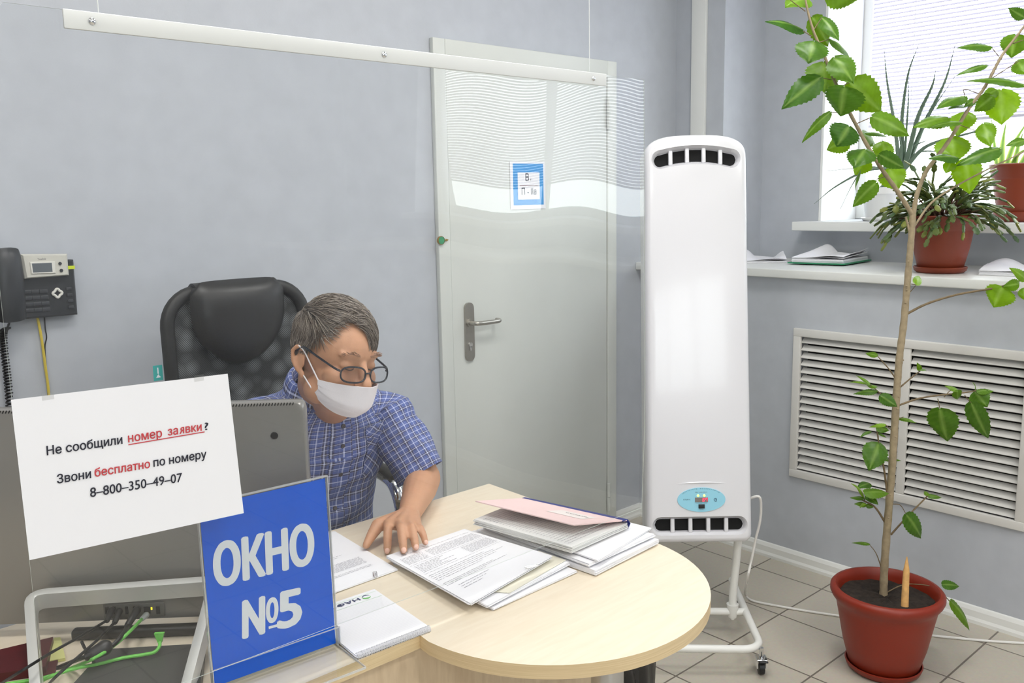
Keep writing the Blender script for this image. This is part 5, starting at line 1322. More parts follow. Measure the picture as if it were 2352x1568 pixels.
# christmas cactus on the ledge
kc = V(3.335, 1.352, 1.2125)
cac = thing('potted_cactus', kc, 'bushy christmas cactus in a brown pot on the lower white ledge', 'potted plant')
pot(cac, kc, [(0, 0.008), (0.070, 0.008), (0.076, 0.012), (0.094, 0.09), (0.103, 0.15), (0.104, 0.156), (0.109, 0.160), (0.1125, 0.193), (0.117, 0.197), (0.118, 0.204), (0.113, 0.207), (0.106, 0.204), (0.103, 0.17), (0, 0.16)], POT_B, 0.102, 0.188,
    [(0, 0), (0.078, 0), (0.088, 0.008), (0.091, 0.020), (0.088, 0.022), (0.078, 0.008), (0, 0.007)])
b = MB(); wood = MB(); tones = []; rg = random.Random(12)
def segment(b, tones, p, d, n, L, w, tone):
    """one flat notched link of the stem"""
    d = d.normalized(); n = (n-d*n.dot(d)).normalized(); s_ = d.cross(n); prof = [0.28, 0.75, 0.95, 0.8, 1.0, 0.72, 0.35]; vs = []
    for i, q in enumerate(prof):
        t = i/(len(prof)-1); c = p+d*(L*t)
        for a in range(6):
            an = 2*PI*a/6; vs.append(c+s_*(0.5*w*q*math.cos(an))+n*(0.0034*math.sin(an)))
    fs = [(i*6+a, i*6+(a+1) % 6, (i+1)*6+(a+1) % 6, (i+1)*6+a) for i in range(len(prof)-1) for a in range(6)]
    fs += [tuple(range(6))[::-1], tuple((len(prof)-1)*6+a for a in range(6))]
    b.add(vs, fs); tones += [tone]*len(vs); return p+d*L*0.97
for k in range(120):
    a = 2*PI*k/120*7.0+rg.uniform(-.2, .2); rad = rg.uniform(0.0, 0.05); p = kc+V(rad*math.cos(a), rad*math.sin(a), 0.186)
    el = rg.uniform(0.25, 1.35); d = V(math.cos(a)*math.cos(el), math.sin(a)*math.cos(el), math.sin(el))
    m_ = rg.randint(2, 4); q = [p]
    for i in range(m_): d = (d+V(rg.uniform(-.15, .15), rg.uniform(-.15, .15), -0.10)).normalized(); p = p+d*rg.uniform(0.02, 0.032); q.append(p)
    wood.tube(q, [0.0048-0.0006*i for i in range(len(q))], 7)
    def chain(p, d, cnt, g):
        for i in range(cnt):
            d = (d+V(rg.uniform(-.28, .28), rg.uniform(-.28, .28), -g+rg.uniform(-.1, .1))).normalized()
            t_ = rg.uniform(0.0, 0.35)+(0.45 if i == cnt-1 and rg.random() < 0.35 else 0)
            p = segment(b, tones, p, d, V(rg.uniform(-.5, .5), rg.uniform(-.5, .5), 1), rg.uniform(0.026, 0.040), rg.uniform(0.016, 0.024), min(1, t_))
            # keep clear of the window sill edge and the wall behind
            if p.x > 3.57 and p.z < 1.42: d.x = -abs(d.x)
    for j in range(rg.randint(1, 2)): chain(p, d+V(rg.uniform(-.3, .3), rg.uniform(-.3, .3), 0.1), rg.randint(3, 5), rg.uniform(0.16, 0.42))
o = b.build('foliage', leaf_material('cactus_link', (74, 98, 62), (150, 152, 66), 0.12), cac, angle=70, weld=False); paint(o, 'tone', tones)
wood.build('woody_stem', mat('cactus_wood', (92, 66, 50), 0.8, noise=(60, 0.25)), cac)

# aloe in a white pot on the window sill
ac = V(3.80, 1.80, WZ0+0.001)
alo = thing('potted_aloe', ac, 'spiky grey-green aloe in a white pot on the bright window sill', 'potted plant')
pot(alo, ac, [(0, 0.006), (0.062, 0.006), (0.066, 0.01), (0.080, 0.11), (0.088, 0.115), (0.090, 0.14), (0.086, 0.142), (0.082, 0.138), (0.078, 0.11), (0, 0.1)], mat('white_pot', (236, 236, 236), 0.35), 0.079, 0.125, [(0, 0), (0.075, 0), (0.086, 0.012), (0.084, 0.014), (0.07, 0.005), (0, 0.005)])
AL = [([(2062, 385), (2055, 290), (2038, 190), (2031, 118)], .012), ([(2068, 385), (2072, 270), (2086, 170), (2110, 102)], .012), ([(2072, 385), (2084, 270), (2088, 176)], .009), ([(2075, 385), (2108, 270), (2140, 200), (2149, 163)], .014),
 ([(2078, 385), (2125, 280), (2170, 188), (2194, 103)], .014), ([(2080, 385), (2135, 265), (2195, 173)], .007), ([(2075, 390), (2130, 335), (2237, 303), (2300, 282)], .012), ([(2050, 392), (1993, 391), (1920, 428), (1870, 468)], .010), ([(2040, 395), (1990, 385), (1960, 420), (1930, 480)], .006),
 ([(2045, 392), (2000, 388), (1945, 388), (1900, 393)], .004), ([(2060, 390), (2045, 350), (2000, 330)], .010), ([(2070, 390), (2095, 340), (2140, 318)], .012), ([(2062, 390), (2070, 340), (2062, 300)], .014), ([(2070, 392), (2110, 350), (2180, 350)], .010), ([(2055, 392), (2030, 350), (2025, 300)], .010)]
b = MB()
for i, (pts, r0) in enumerate(AL):
    xx = 3.80 if i % 3 else 3.77
    root = ac+V(0.02*math.cos(i*2.4), 0.02*math.sin(i*2.4), 0.122)
    P = bez([root]+[at(x, y, X=xx-0.03*k*(1 if i % 2 else 0.3)) for k, (x, y) in enumerate(pts)], 36); n = len(P)
    b.tube(P, [max(0.0008, r0*(1-(j/(n-1))**1.3)*(1+0.10*(1 if j % 2 else -1)*(j/n))) for j in range(n)], 8, flat=(0.55, (-0.9, -0.4, 0.2)))
b.build('leaves', mat('aloe_skin', (96, 116, 98), 0.45, noise=(40, 0.16)), alo)

# striped strap-leaf plant in a brown pot on the sill
dc = V(3.80, 1.235, WZ0+0.001)
dr = thing('potted_dracaena', dc, 'brown pot with striped strap leaves on the window sill at the right edge', 'potted plant')
pot(dr, dc, [(0, 0.01), (0.082, 0.01), (0.09, 0.014), (0.108, 0.10), (0.118, 0.16), (0.1195, 0.165), (0.124, 0.17), (0.129, 0.205), (0.134, 0.21), (0.134, 0.217), (0.128, 0.22), (0.12, 0.215), (0.116, 0.18), (0, 0.17)], bpy.data.materials['brown_plastic'], 0.115, 0.20,
    [(0, 0), (0.092, 0), (0.104, 0.012), (0.108, 0.036), (0.104, 0.038), (0.092, 0.012), (0, 0.010)])
b = MB(); tones = []
SL = [([(2290, 385), (2284, 330), (2276, 262)], .016), ([(2300, 385), (2303, 330), (2312, 276)], .024), ([(2310, 385), (2332, 325), (2372, 262)], .020), ([(2318, 385), (2345, 350), (2400, 330)], .016), ([(2330, 385), (2338, 340), (2352, 300)], .020), ([(2340, 385), (2380, 320), (2420, 270)], .02)]
for pts, w in SL:
    P = bez([at(x, y, X=3.77-0.02*k) for k, (x, y) in enumerate(pts)], 20); P[0] = Vector((P[0].x, P[0].y, dc.z+0.19)); n = len(P); cols = 5; vs = []
    for i, p in enumerate(P):
        t = i/(n-1); T_ = (P[min(i+1, n-1)]-P[max(0, i-1)]).normalized(); S_ = T_.cross(V(-0.9, -0.4, 0.1)).normalized(); wd = w*0.5*(1-t**3)*(0.6+0.4*math.sin(PI*min(1, t+0.3)))
        for j in range(cols): q = j/2-1; vs.append(p+S_*(q*wd)+V(0.9, 0.4, 0)*(0.004*q*q)); tones.append([1, .2, .0, .2, 1][j])
    b.add(vs, [(i*cols+j, i*cols+j+1, (i+1)*cols+j+1, (i+1)*cols+j) for i in range(n-1) for j in range(cols-1)])
o = b.build('leaves', leaf_material('strap_leaf', (92, 132, 66), (206, 214, 130), 0.3), dr, angle=80, weld=False); paint(o, 'tone', tones)

# ------------------------------------------------------------------ papers on the ledge
LZ = 1.212
def pile(name, q, th, n, m, lab, grp=None, seed=0, sag=0.0, curl=0.0):
    r = thing(name, ((q[0]+q[2])/2).to_tuple()[:2]+(LZ,), lab, 'papers', grp)
    sheets(r, q, th, n, m, 0.0, seed, 'sheet_block', curl, ruffle=sag); return r
def lz(x, y, z): return at(x, y, z=z)
z = LZ+0.010; q = [V(3.50, 2.33, z), V(3.63, 2.17, z), V(3.46, 2.05, z), V(3.32, 2.21, z)]
pile('paper_stack', q, 0.0095, 6, M['paper'], 'thin white paper stack on the ledge just right of the recirculator', 'paper stacks on the ledge', 61, 0.030)
z = LZ+0.030; q = [V(3.66, 2.02, z), V(3.69, 1.80, z), V(3.42, 1.77, z), V(3.38, 1.98, z)]
r = pile('paper_stack', q, 0.024, 9, M['paper'], 'thicker white paper stack on a green folder on the ledge', 'paper stacks on the ledge', 62, 0.034)
b = MB(); q2 = [V(p.x, p.y, LZ+0.0052) for p in q]; b.grid(5, 5, quad_fn([q2[0]+V(.004, .012, 0), q2[1]+V(.01, -.012, 0), q2[2]+V(-.012, -.012, 0), q2[3]+V(-.012, .012, 0)]), thick=0.005); b.build('green_folder', mat('green_folder', (40, 132, 92), 0.5), r, smooth=False)
z = LZ+0.016; q = [V(3.56, 1.27, z), V(3.56, 0.98, z), V(3.30, 0.98, z), V(3.30, 1.205, z)]
pile('paper_stack', q, 0.0155, 7, M['paper'], 'white paper stack on the ledge right of the brown cactus pot', 'paper stacks on the ledge', 63, 0.022)
p = at(1478, 598, X=3.22); b = MB(); b.box((3.24, p.y, LZ+0.016), (0.10, 0.05, 0.03), bev=0.01); b.box((3.21, p.y-0.01, LZ+0.033), (0.05, 0.03, 0.008), bev=0.003)
tag(b.build('small_packet', mat('packet_blue', (58, 128, 176), 0.4, noise=(40, 0.5)), loc=(3.24, p.y, LZ)), 'small blue packet at the left end of the white ledge', 'packet')
# ------------------------------------------------------------------ the seated man
PX0, PY0 = 1.06, 1.98
man = thing('person', (PX0, PY0, 0.0), 'seated man in blue plaid short-sleeved shirt, glasses and white mask leaning over papers', 'person')
SKIN = mat('skin', (194, 145, 113), 0.5, noise=(22, 0.05), bump=(260, 0.12), subsurf=0.12)
HC = V(1.010, 1.712, 1.162)                     # centre of the head
yawH, pitchH, rollH = math.radians(7), math.radians(7), math.radians(-9)
fH = V(math.sin(yawH), -math.cos(yawH), 0)      # facing, before nodding
lH = V(0, 0, 1).cross(fH) * 1.0                 # the man's left
Rn = Matrix.Rotation(pitchH, 3, lH)
f_ = (Rn @ fH).normalized(); u_ = (Rn @ V(0, 0, 1)).normalized()
Rr = Matrix.Rotation(rollH, 3, f_); u_ = Rr @ u_; l_ = u_.cross(f_).normalized()
HS = 1.015; l_, f_, u_ = l_*HS, f_*HS, u_*HS
HM = Matrix(((l_.x, f_.x, u_.x, HC.x), (l_.y, f_.y, u_.y, HC.y), (l_.z, f_.z, u_.z, HC.z), (0, 0, 0, 1)))   # x left, y front, z up
SH_L, EL_L, WR_L = V(1.242, 1.872, 0.966), V(1.283, 1.768, 0.805), V(1.128, 1.612, 0.795)
SH_R, EL_R, WR_R = V(0.888, 1.885, 0.998), V(0.80, 1.79, 0.82), V(0.70, 1.64, 0.785)
NB = V(1.066, 1.862, 1.035)                     # base of the neck
PEL = V(1.075, 2.06, 0.615)

b = MB()
def H(x, y, z): return HM @ V(x, y, z)
def hs_(c, r, R=None): b.sphere(H(*c), r, 24, 16, R=HM.to_3x3())
hs_((0, -0.014, 0.030), (0.075, 0.097, 0.092)); hs_((0, 0.020, 0.022), (0.070, 0.078, 0.075)); hs_((0, 0.030, -0.040), (0.060, 0.064, 0.080)); hs_((0, 0.050, -0.080), (0.043, 0.042, 0.036)); hs_((0, 0.072, -0.098), (0.022, 0.020, 0.018))
for s_ in (-1, 1):
    hs_((s_*0.040, 0.058, -0.032), (0.026, 0.028, 0.026)); hs_((s_*0.050, 0.015, -0.070), (0.018, 0.040, 0.030))
    hs_((s_*0.031, 0.079, -0.001), (0.0165, 0.012, 0.011))
    b.capsule(H(s_*0.014, 0.090, 0.019), H(s_*0.046, 0.078, 0.022), 0.009, 0.008)
    hs_((s_*0.010, 0.104, -0.040), (0.0085, 0.010, 0.0075))
    # ear: rim, lobe and bowl
    ear = [(0.074, -0.004, 0.014), (0.080, -0.012, 0.028), (0.085, -0.026, 0.030), (0.088, -0.036, 0.018), (0.086, -0.034, -0.002), (0.081, -0.022, -0.020), (0.074, -0.008, -0.032)]
    P = [H(s_*x, y, z-0.012) for x, y, z in ear]
    for i in range(len(P)-1): b.capsule(P[i], P[i+1], 0.0048, 0.0048, 8)
    b.sphere(H(s_*0.077, -0.018, -0.012), (0.004, 0.016, 0.026), 14, 10, R=HM.to_3x3()); b.sphere(H(s_*0.075, -0.008, -0.042), (0.006, 0.008, 0.010), 10, 8, R=HM.to_3x3())
b.capsule(H(0, 0.088, 0.012), H(0, 0.114, -0.034), 0.0085, 0.0125); hs_((0, 0.116, -0.038), (0.012, 0.011, 0.010)); hs_((0, 0.094, -0.066), (0.024, 0.012, 0.010))
b.capsule(H(0, -0.030, -0.050), NB+V(0, 0.012, 0.02), 0.055, 0.060, 20); b.capsule(H(0, 0.012, -0.085), NB+V(0, -0.03, -0.01), 0.038, 0.05, 16)
b.capsule(NB-V(0,-0.02,0.03), V(1.07, 1.965, 0.85), 0.055, 0.085, 18); b.capsule(V(1.07, 1.965, 0.85), PEL, 0.085, 0.10, 18)
for S_, E_, W_2 in ((SH_L, EL_L, WR_L), (SH_R, EL_R, WR_R)):
    b.capsule(NB+V(0, 0.03, -0.07), S_, 0.034, 0.042, 16); b.capsule(S_, S_*0.45+E_*0.55, 0.044, 0.048, 16); b.capsule(S_*0.45+E_*0.55, E_, 0.050, 0.043, 16)
    m1 = E_*0.68+W_2*0.32; b.capsule(E_, m1, 0.043, 0.0425, 16); b.capsule(m1, W_2, 0.0425, 0.027, 16)
    b.sphere(E_+(E_-(S_*0.5+W_2*0.5)).normalized()*0.008, 0.038, 16, 10)
# left hand on the papers: palm, four bent fingers, thumb
def hand(W_2, mcp, chains, thumb):
    for p in mcp: b.capsule(W_2, p, 0.021, 0.0125, 12)
    b.capsule(mcp[0], mcp[3], 0.0135, 0.0115, 12); b.capsule((W_2+mcp[0])/2, (W_2+mcp[3])/2, 0.017, 0.015, 12)
    for c in chains:
        rr = c[1]
        for i in range(len(c[0])-1): b.capsule(c[0][i], c[0][i+1], rr[i], rr[i+1], 12)
    for i in range(len(thumb[0])-1): b.capsule(thumb[0][i], thumb[0][i+1], thumb[1][i], thumb[1][i+1], 12)
mcpL = [at(893, 1203, z=0.800), at(918, 1203, z=0.803), at(939, 1205, z=0.801), at(957, 1209, z=0.796)]
tipL = [at(890, 1263, z=0.762), at(927, 1263, z=0.7775), at(955, 1256, z=0.780), at(977, 1245, z=0.780)]
chL = []
for k in range(4):
    a, t = mcpL[k], tipL[k]; d = t-a
    pip = a+d*0.45+V(0, 0, [0.016, 0.018, 0.016, 0.012][k]); dip = a+d*0.80+V(0, 0, [0.010, 0.011, 0.010, 0.008][k])
    r0 = [0.0104, 0.0106, 0.0100, 0.0088][k]; chL.append(([a, pip, dip, t], [r0*1.08, r0, r0*0.95, r0*0.84]))
thL = ([WR_L+V(-0.018, -0.006, -0.002), at(868, 1206, z=0.792), at(852, 1232, z=0.776), at(841, 1252, z=0.765)], [0.019, 0.0155, 0.0118, 0.0088])
hand(WR_L, mcpL, chL, thL)
dR = V(-0.45, -0.85, 0).normalized(); sR = V(0.85, -0.45, 0)
mcpR = [WR_R+dR*0.085+sR*(0.028-0.019*k)+V(0, 0, 0.0) for k in range(4)]
chR = []
for k in range(4):
    a = mcpR[k]; L_ = [0.075, 0.083, 0.078, 0.060][k]; chR.append(([a, a+dR*L_*0.45+V(0, 0, 0.006), a+dR*L_*0.75-V(0, 0, 0.002), a+dR*L_*0.95-V(0, 0, 0.018)], [0.011, 0.0102, 0.0095, 0.008]))
hand(WR_R, mcpR, chR, ([WR_R+sR*0.018, WR_R+sR*0.045+dR*0.04, WR_R+sR*0.052+dR*0.07-V(0, 0, 0.008), WR_R+sR*0.05+dR*0.09-V(0, 0, 0.014)], [0.018, 0.015, 0.012, 0.009]))
KN = [V(1.20, 1.62, 0.56), V(0.95, 1.62, 0.56)]; AN = [V(1.21, 1.615, 0.10), V(0.93, 1.625, 0.10)]
for k, s_ in enumerate((1, -1)):
    hp_ = PEL+V(s_*0.09, 0, -0.01); b.capsule(hp_, KN[k], 0.082, 0.055, 16); b.capsule(KN[k], AN[k], 0.054, 0.034, 16); b.capsule(AN[k], AN[k]+V(0, -0.15, -0.06), 0.034, 0.025, 12)
NAIL = mat('fingernail', (222, 176, 156), 0.3)
body_ = b.build('body', SKIN, man)
remesh(body_, 0.0036, 5, 0.5)

# fingernails of the hand on the papers
for k in range(4):
    c = chL[k][0]; d = (c[3]-c[2]).normalized(); up = V(0, 0, 1); up = (up-d*up.dot(d)).normalized(); sd = d.cross(up); r0 = chL[k][1][3]
    p = c[3]+up*(r0*0.74)+d*(r0*0.30); R = Matrix(((sd.x, d.x, up.x), (sd.y, d.y, up.y), (sd.z, d.z, up.z)))
    b = MB(); b.sphere(p, (r0*0.62, r0*0.80, r0*0.30), 14, 8, R=R); b.build('fingernail', NAIL, man)
# eyes: closed-down lids with a lash line, eyebrows
b = MB()
for s_ in (-1, 1): b.tube(bez([H(s_*0.018, 0.0885, -0.006), H(s_*0.031, 0.0925, -0.0085), H(s_*0.045, 0.085, -0.006)], 10), [0.0004]+[0.0011]*9+[0.0004], 6)
HAIRM = None
b.build('eyelashes', mat('lash_brown', (58, 42, 36), 0.7), man)
b = MB(); rg = random.Random(2)
for s_ in (-1, 1):
    for k in range(45):
        t = rg.random(); p = V(s_*(0.013+0.036*t), 0.0985-0.013*t*t, 0.0225+0.005*math.sin(PI*t)+rg.uniform(-.003, .003)); d = V(s_*0.009, 0.001, 0.002+rg.uniform(-.002, .002))
        b.tube([H(*p), H(*(p+d*0.6+V(0, 0.0012, 0))), H(*(p+d))], [0.00055, 0.0005, 0.0002], 4)
b.build('eyebrows', mat('eyebrow_hair', (150, 116, 94), 0.7), man)

# hair: scalp cap and combed strands
def hair_material():
    m = bpy.data.materials.new('grey_brown_hair'); m.use_nodes = True; nt = m.node_tree; p = nt.nodes['Principled BSDF']
    a = nt.nodes.new('ShaderNodeVertexColor'); a.layer_name = 'strand'; r = nt.nodes.new('ShaderNodeValToRGB')
    sp = nt.nodes.new('ShaderNodeSeparateColor'); nt.links.new(a.outputs['Color'], sp.inputs['Color']); nt.links.new(sp.outputs['Red'], r.inputs['Fac'])
    e = r.color_ramp.elements; e[0].color = lin((58, 48, 42)); e[1].color = lin((168, 158, 146)); k = e.new(0.5); k.color = lin((98, 86, 75))
    nt.links.new(r.outputs['Color'], p.inputs['Base Color']); p.inputs['Roughness'].default_value = 0.45
    return m
HAIRM = hair_material()
CE = V(0, -0.012, 0.030); ER = V(0.0775, 0.101, 0.094)
def surf(d, k=1.0):
    d = d.normalized(); t = 1/math.sqrt((d.x/ER.x)**2+(d.y/ER.y)**2+(d.z/ER.z)**2); return CE+d*t*k
def hairline(d):
    """true where hair grows"""
    p = surf(d)
    if p.y > 0.045:
        return p.z > 0.072-0.042*max(0, min(1, (p.x+0.005)/0.05))+0.016*max(0, min(1, -p.x/0.03))
    if p.y > 0.0: return p.z > (0.022 + (p.y/0.045)*0.045*(1 if p.x < 0 else 0.65))
    if p.y > -0.03: return p.z > 0.012
    return p.z > -0.055+0.0*(p.y)
cap = MB(); nu, nv = 72, 40; grid_ = {}
vs = []; fs = []
for i in range(nv+1):
    t = PI*0.80*i/nv
    for j in range(nu):
        a = 2*PI*j/nu; d = V(math.sin(t)*math.cos(a), math.sin(t)*math.sin(a), math.cos(t)); vs.append(H(*surf(d, 1.035))); grid_[(i, j)] = d
for i in range(nv):
    for j in range(nu):
        if all(hairline(grid_[q]) for q in ((i, j), (i+1, j), (i, (j+1) % nu), (i+1, (j+1) % nu))): fs.append((i*nu+j, (i+1)*nu+j, (i+1)*nu+(j+1) % nu, i*nu+(j+1) % nu))
used = sorted({q for f in fs for q in f}); rem = {q: k for k, q in enumerate(used)}
cap.add([vs[q] for q in used], [tuple(rem[q] for q in f) for f in fs])
ncap = len(used); tones = [0.30]*ncap
rg = random.Random(17); made = 0
while made < 7500:
    d = V(rg.gauss(0, 1), rg.gauss(0, 1), rg.gauss(0.35, 1)).normalized()
    if not hairline(d): continue
    made += 1
    p = surf(d, 1.0); q = p.copy(); pts = []; n_ = 6
    top = max(0, min(1, (p.z-0.055)/0.05)); front = max(0, min(1, (p.y+0.03)/0.08))
    L = rg.uniform(0.030, 0.042)*(1-top)+rg.uniform(0.045, 0.068)*top*(1+0.35*front)
    if p.y < -0.04: L *= 0.8
    flow_top = V(0.62, 0.75, -0.1); flow_side = V(0, -0.30, -0.95) if p.y > -0.06 else V(0, 0.15, -1)
    fl_ = flow_top*top+flow_side*(1-top); clump = math.sin(p.x*190+p.y*90)*0.10+rg.uniform(-.16, .16)
    wr = max(0, min(1, (-p.x-0.004)/0.028))*max(0, min(1, (p.y-0.01)/0.03))
    fl_ = fl_*(1-wr)+V(0.9, 0.0, 0.25)*wr
    fl_ = fl_+V(clump, rg.uniform(-.12, .12), rg.uniform(-.1, .1))
    lift = rg.uniform(0.6, 1.0)*(0.15*top+0.065*(1-top))
    for i in range(n_):
        t = i/(n_-1); k = 1.01+lift*math.sin(PI*min(1, 0.15+t*0.75)); s0 = surf(q-CE, k); pts.append(s0)
        nrm = (q-CE).normalized(); g = fl_-nrm*fl_.dot(nrm); g = g.normalized() if g.length > 1e-4 else V(0, 0, -1)
        q = surf((q+g*(L/(n_-1)))-CE, 1.0)
    w = rg.uniform(0.00045, 0.00085); nb = len(cap.v)
    cap.tube([H(*x) for x in pts], [w*0.8, w, w, w*0.9, w*0.6, w*0.15], 4, caps=False)
    tn = min(1, max(0, rg.gauss(0.50, 0.24)+(0.10 if p.z < 0.04 else 0))); tones += [tn]*(len(cap.v)-nb)
hair = cap.build('hair', HAIRM, man, angle=80, weld=False); paint(hair, 'strand', tones)

# glasses
b = MB(); GF = mat('spectacle_frame', (26, 30, 40), 0.25)
def lens_pt(s_, a, k=1.0):
    x = 0.0292*math.copysign(abs(math.cos(a))**0.75, math.cos(a))*k; z = 0.0165*math.copysign(abs(math.sin(a))**0.8, math.sin(a))*k
    X = s_*0.0360+x; return H(X, 0.1150-2.6*X*X-0.10*(z), -0.014+z)
for s_ in (-1, 1):
    b.tube([lens_pt(s_, 2*PI*k/32) for k in range(32)], 0.0020, 8, closed=True)
    b.tube(bez([H(s_*0.064, 0.100, -0.008), H(s_*0.071, 0.094, -0.005), H(s_*0.075, 0.080, -0.001), H(s_*0.080, 0.035, 0.010), H(s_*0.083, -0.006, 0.019), H(s_*0.083, -0.030, 0.006)], 30), 0.0024, 8)
b.tube(bez([H(-0.0075, 0.1125, -0.012), H(0, 0.1185, -0.009), H(0.0075, 0.1125, -0.012)], 10), 0.0019, 8)
gl_ = b.build('glasses', GF, man)
b = MB()
for s_ in (-1, 1):
    ring = [lens_pt(s_, 2*PI*k/32, 0.985) for k in range(32)]; c = sum(ring, Vector())/32
    b.add([c]+ring, [(0, 1+k, 1+(k+1) % 32) for k in range(32)])
b.build('lens', clear_mat('spectacle_lens', (0.96, 0.96, 0.975), 0.07, 0.01), gl_)

# face mask: cloth over nose, cheeks and chin, with ear loops
def mk(u, v):
    a = (u-0.5)*2; w = abs(a)
    zt_ = -0.037-0.002*w**2+0.002*math.cos(a*9)*0; zb_ = -0.112+0.040*w**2.2
    z = zt_+(zb_-zt_)*v
    x = 0.069*math.sin(a*1.42)/math.sin(1.42)
    prof = 0.1285-0.012*v if v < 0.25 else (0.1255-0.004*(v-0.25)/0.35 if v < 0.6 else 0.1215-0.030*((v-0.6)/0.4)**1.7)
    y = prof-(0.089-0.018*v)*(w**2.0)-0.006*w*(1-w)*4
    return H(x*(1.0-0.08*v*v), y, z+0.0016*math.sin(v*22+a*2)*w)
MASK = mat('mask_cloth', (236, 232, 236), 0.85, bump=(500, 0.15))
b = MB(); b.grid(40, 24, mk, thick=0.0016); ms = b.build('face_mask', MASK, man, angle=70)
b = MB()
for s_ in (-1, 1):
    u = 0.0 if s_ < 0 else 1.0
    b.tube(bez([mk(u, 0.02), H(s_*0.074, 0.014, -0.014), H(s_*0.081, -0.004, 0.010), H(s_*0.086, -0.020, 0.020)], 16), 0.0016, 6)
    b.tube(bez([mk(u, 0.97), H(s_*0.073, 0.004, -0.048), H(s_*0.076, -0.004, -0.040)], 16), 0.0016, 6)
b.tube([mk(k/30, 0.055)+l_*0 for k in range(31)], 0.0009, 5)
b.build('ear_loop', MASK, ms)

# plaid shirt
def plaid_material():
    m = bpy.data.materials.new('blue_plaid'); m.use_nodes = True; nt = m.node_tree; p = nt.nodes['Principled BSDF']
    uv = nt.nodes.new('ShaderNodeUVMap'); sx = nt.nodes.new('ShaderNodeSeparateXYZ'); nt.links.new(uv.outputs['UV'], sx.inputs[0])
    def mth(op, a, c=None):
        n = nt.nodes.new('ShaderNodeMath'); n.operation = op
        if isinstance(a, (int, float)): n.inputs[0].default_value = a
        else: nt.links.new(a, n.inputs[0])
        if c is not None:
            if isinstance(c, (int, float)): n.inputs[1].default_value = c
            else: nt.links.new(c, n.inputs[1])
        return n.outputs[0]
    def stripes(s, per, centre, half):
        f = mth('FRACT', mth('DIVIDE', s, per)); d = mth('ABSOLUTE', mth('SUBTRACT', f, centre)); n = nt.nodes.new('ShaderNodeMapRange')
        n.inputs['From Min'].default_value = half*0.75; n.inputs['From Max'].default_value = half*1.25; n.inputs['To Min'].default_value = 1; n.inputs['To Max'].default_value = 0
        nt.links.new(d, n.inputs['Value']); return n.outputs['Result']
    P_ = 0.0172
    def both(per, c, h, wgt):
        return mth('MULTIPLY', mth('ADD', stripes(sx.outputs[0], per, c, h), stripes(sx.outputs[1], per, c, h)), wgt)
    cur = None
    def mix(fac, a, col):
        n = nt.nodes.new('ShaderNodeMix'); n.data_type = 'RGBA'
        nt.links.new(fac, n.inputs['Factor'])
        if isinstance(a, tuple): n.inputs['A'].default_value = a
        else: nt.links.new(a, n.inputs['A'])
        n.inputs['B'].default_value = col; n.clamp_factor = True; return n.outputs['Result']
    c1 = mix(both(P_*2, 0.25, 0.14, 0.62), lin((82, 98, 158)), lin((62, 60, 76)))
    c2 = mix(both(P_, 0.5, 0.075, 0.55), c1, lin((206, 212, 240)))
    c3 = mix(both(P_, 0.18, 0.022, 0.35), c2, lin((176, 184, 226)))
    nt.links.new(c3, p.inputs['Base Color']); p.inputs['Roughness'].default_value = 0.85
    return m
PL = plaid_material()
# torso rings: centre, half width, half depth
RG = [(V(1.075, 2.045, 0.545), .183, .127), (V(1.075, 2.035, 0.60), .182, .130), (V(1.075, 2.01, 0.70), .176, .130), (V(1.075, 1.985, 0.79), .176, .126), (V(1.076, 1.955, 0.87), .184, .120), (V(1.076, 1.925, 0.94), .196, .110), (V(1.074, 1.902, 0.985), .190, .098), (V(1.072, 1.888, 1.016), .162, .086), (V(1.070, 1.880, 1.040), .118, .076), (V(1.068, 1.872, 1.062), .088, .070)]
TW_ = V(1, -0.06, 0.0).normalized(); shr = V(1, -0.04, -0.085).normalized()
def torso(u, v):
    t = v*(len(RG)-1); i = min(len(RG)-2, int(t)); f = t-i
    def cr(a, b_, c, d): return 0.5*((2*b_)+(c-a)*f+(2*a-5*b_+4*c-d)*f*f+(3*b_-a-3*c+d)*f**3)
    g = [RG[max(0, min(len(RG)-1, i+k))] for k in (-1, 0, 1, 2)]
    c = cr(*[x[0] for x in g]); hw = cr(*[x[1] for x in g]); hd = cr(*[x[2] for x in g])
    a = 2*PI*u-PI/2; ca, sa = math.cos(a), math.sin(a)
    x = hw*math.copysign(abs(ca)**0.82, ca); y = hd*math.copysign(abs(sa)**0.86, sa)
    nxt = RG[min(len(RG)-1, i+1)][0]-RG[max(0, i-1 if f < .01 else i)][0]; ax = nxt.normalized(); X_ = (TW_*(1-v)+shr*v); X_ = (X_-ax*X_.dot(ax)).normalized(); Y_ = ax.cross(X_)
    w = 0.0035*math.sin(3*a+v*17)*math.sin(v*9)+0.0025*math.sin(7*a-v*26)
    if v < 0.55: w += 0.005*math.sin(v*48+2*math.sin(a*2))*max(0, -sa)*0.7
    p = c+X_*x+Y_*y; n = (X_*ca+Y_*sa); return p+n*w
def tuv(u, v): return ((u-0.5)*1.02, v*0.66)
b = MB(); b.grid(97, 64, torso, tuv); sh_ = b.build('shirt', PL, man, angle=70)
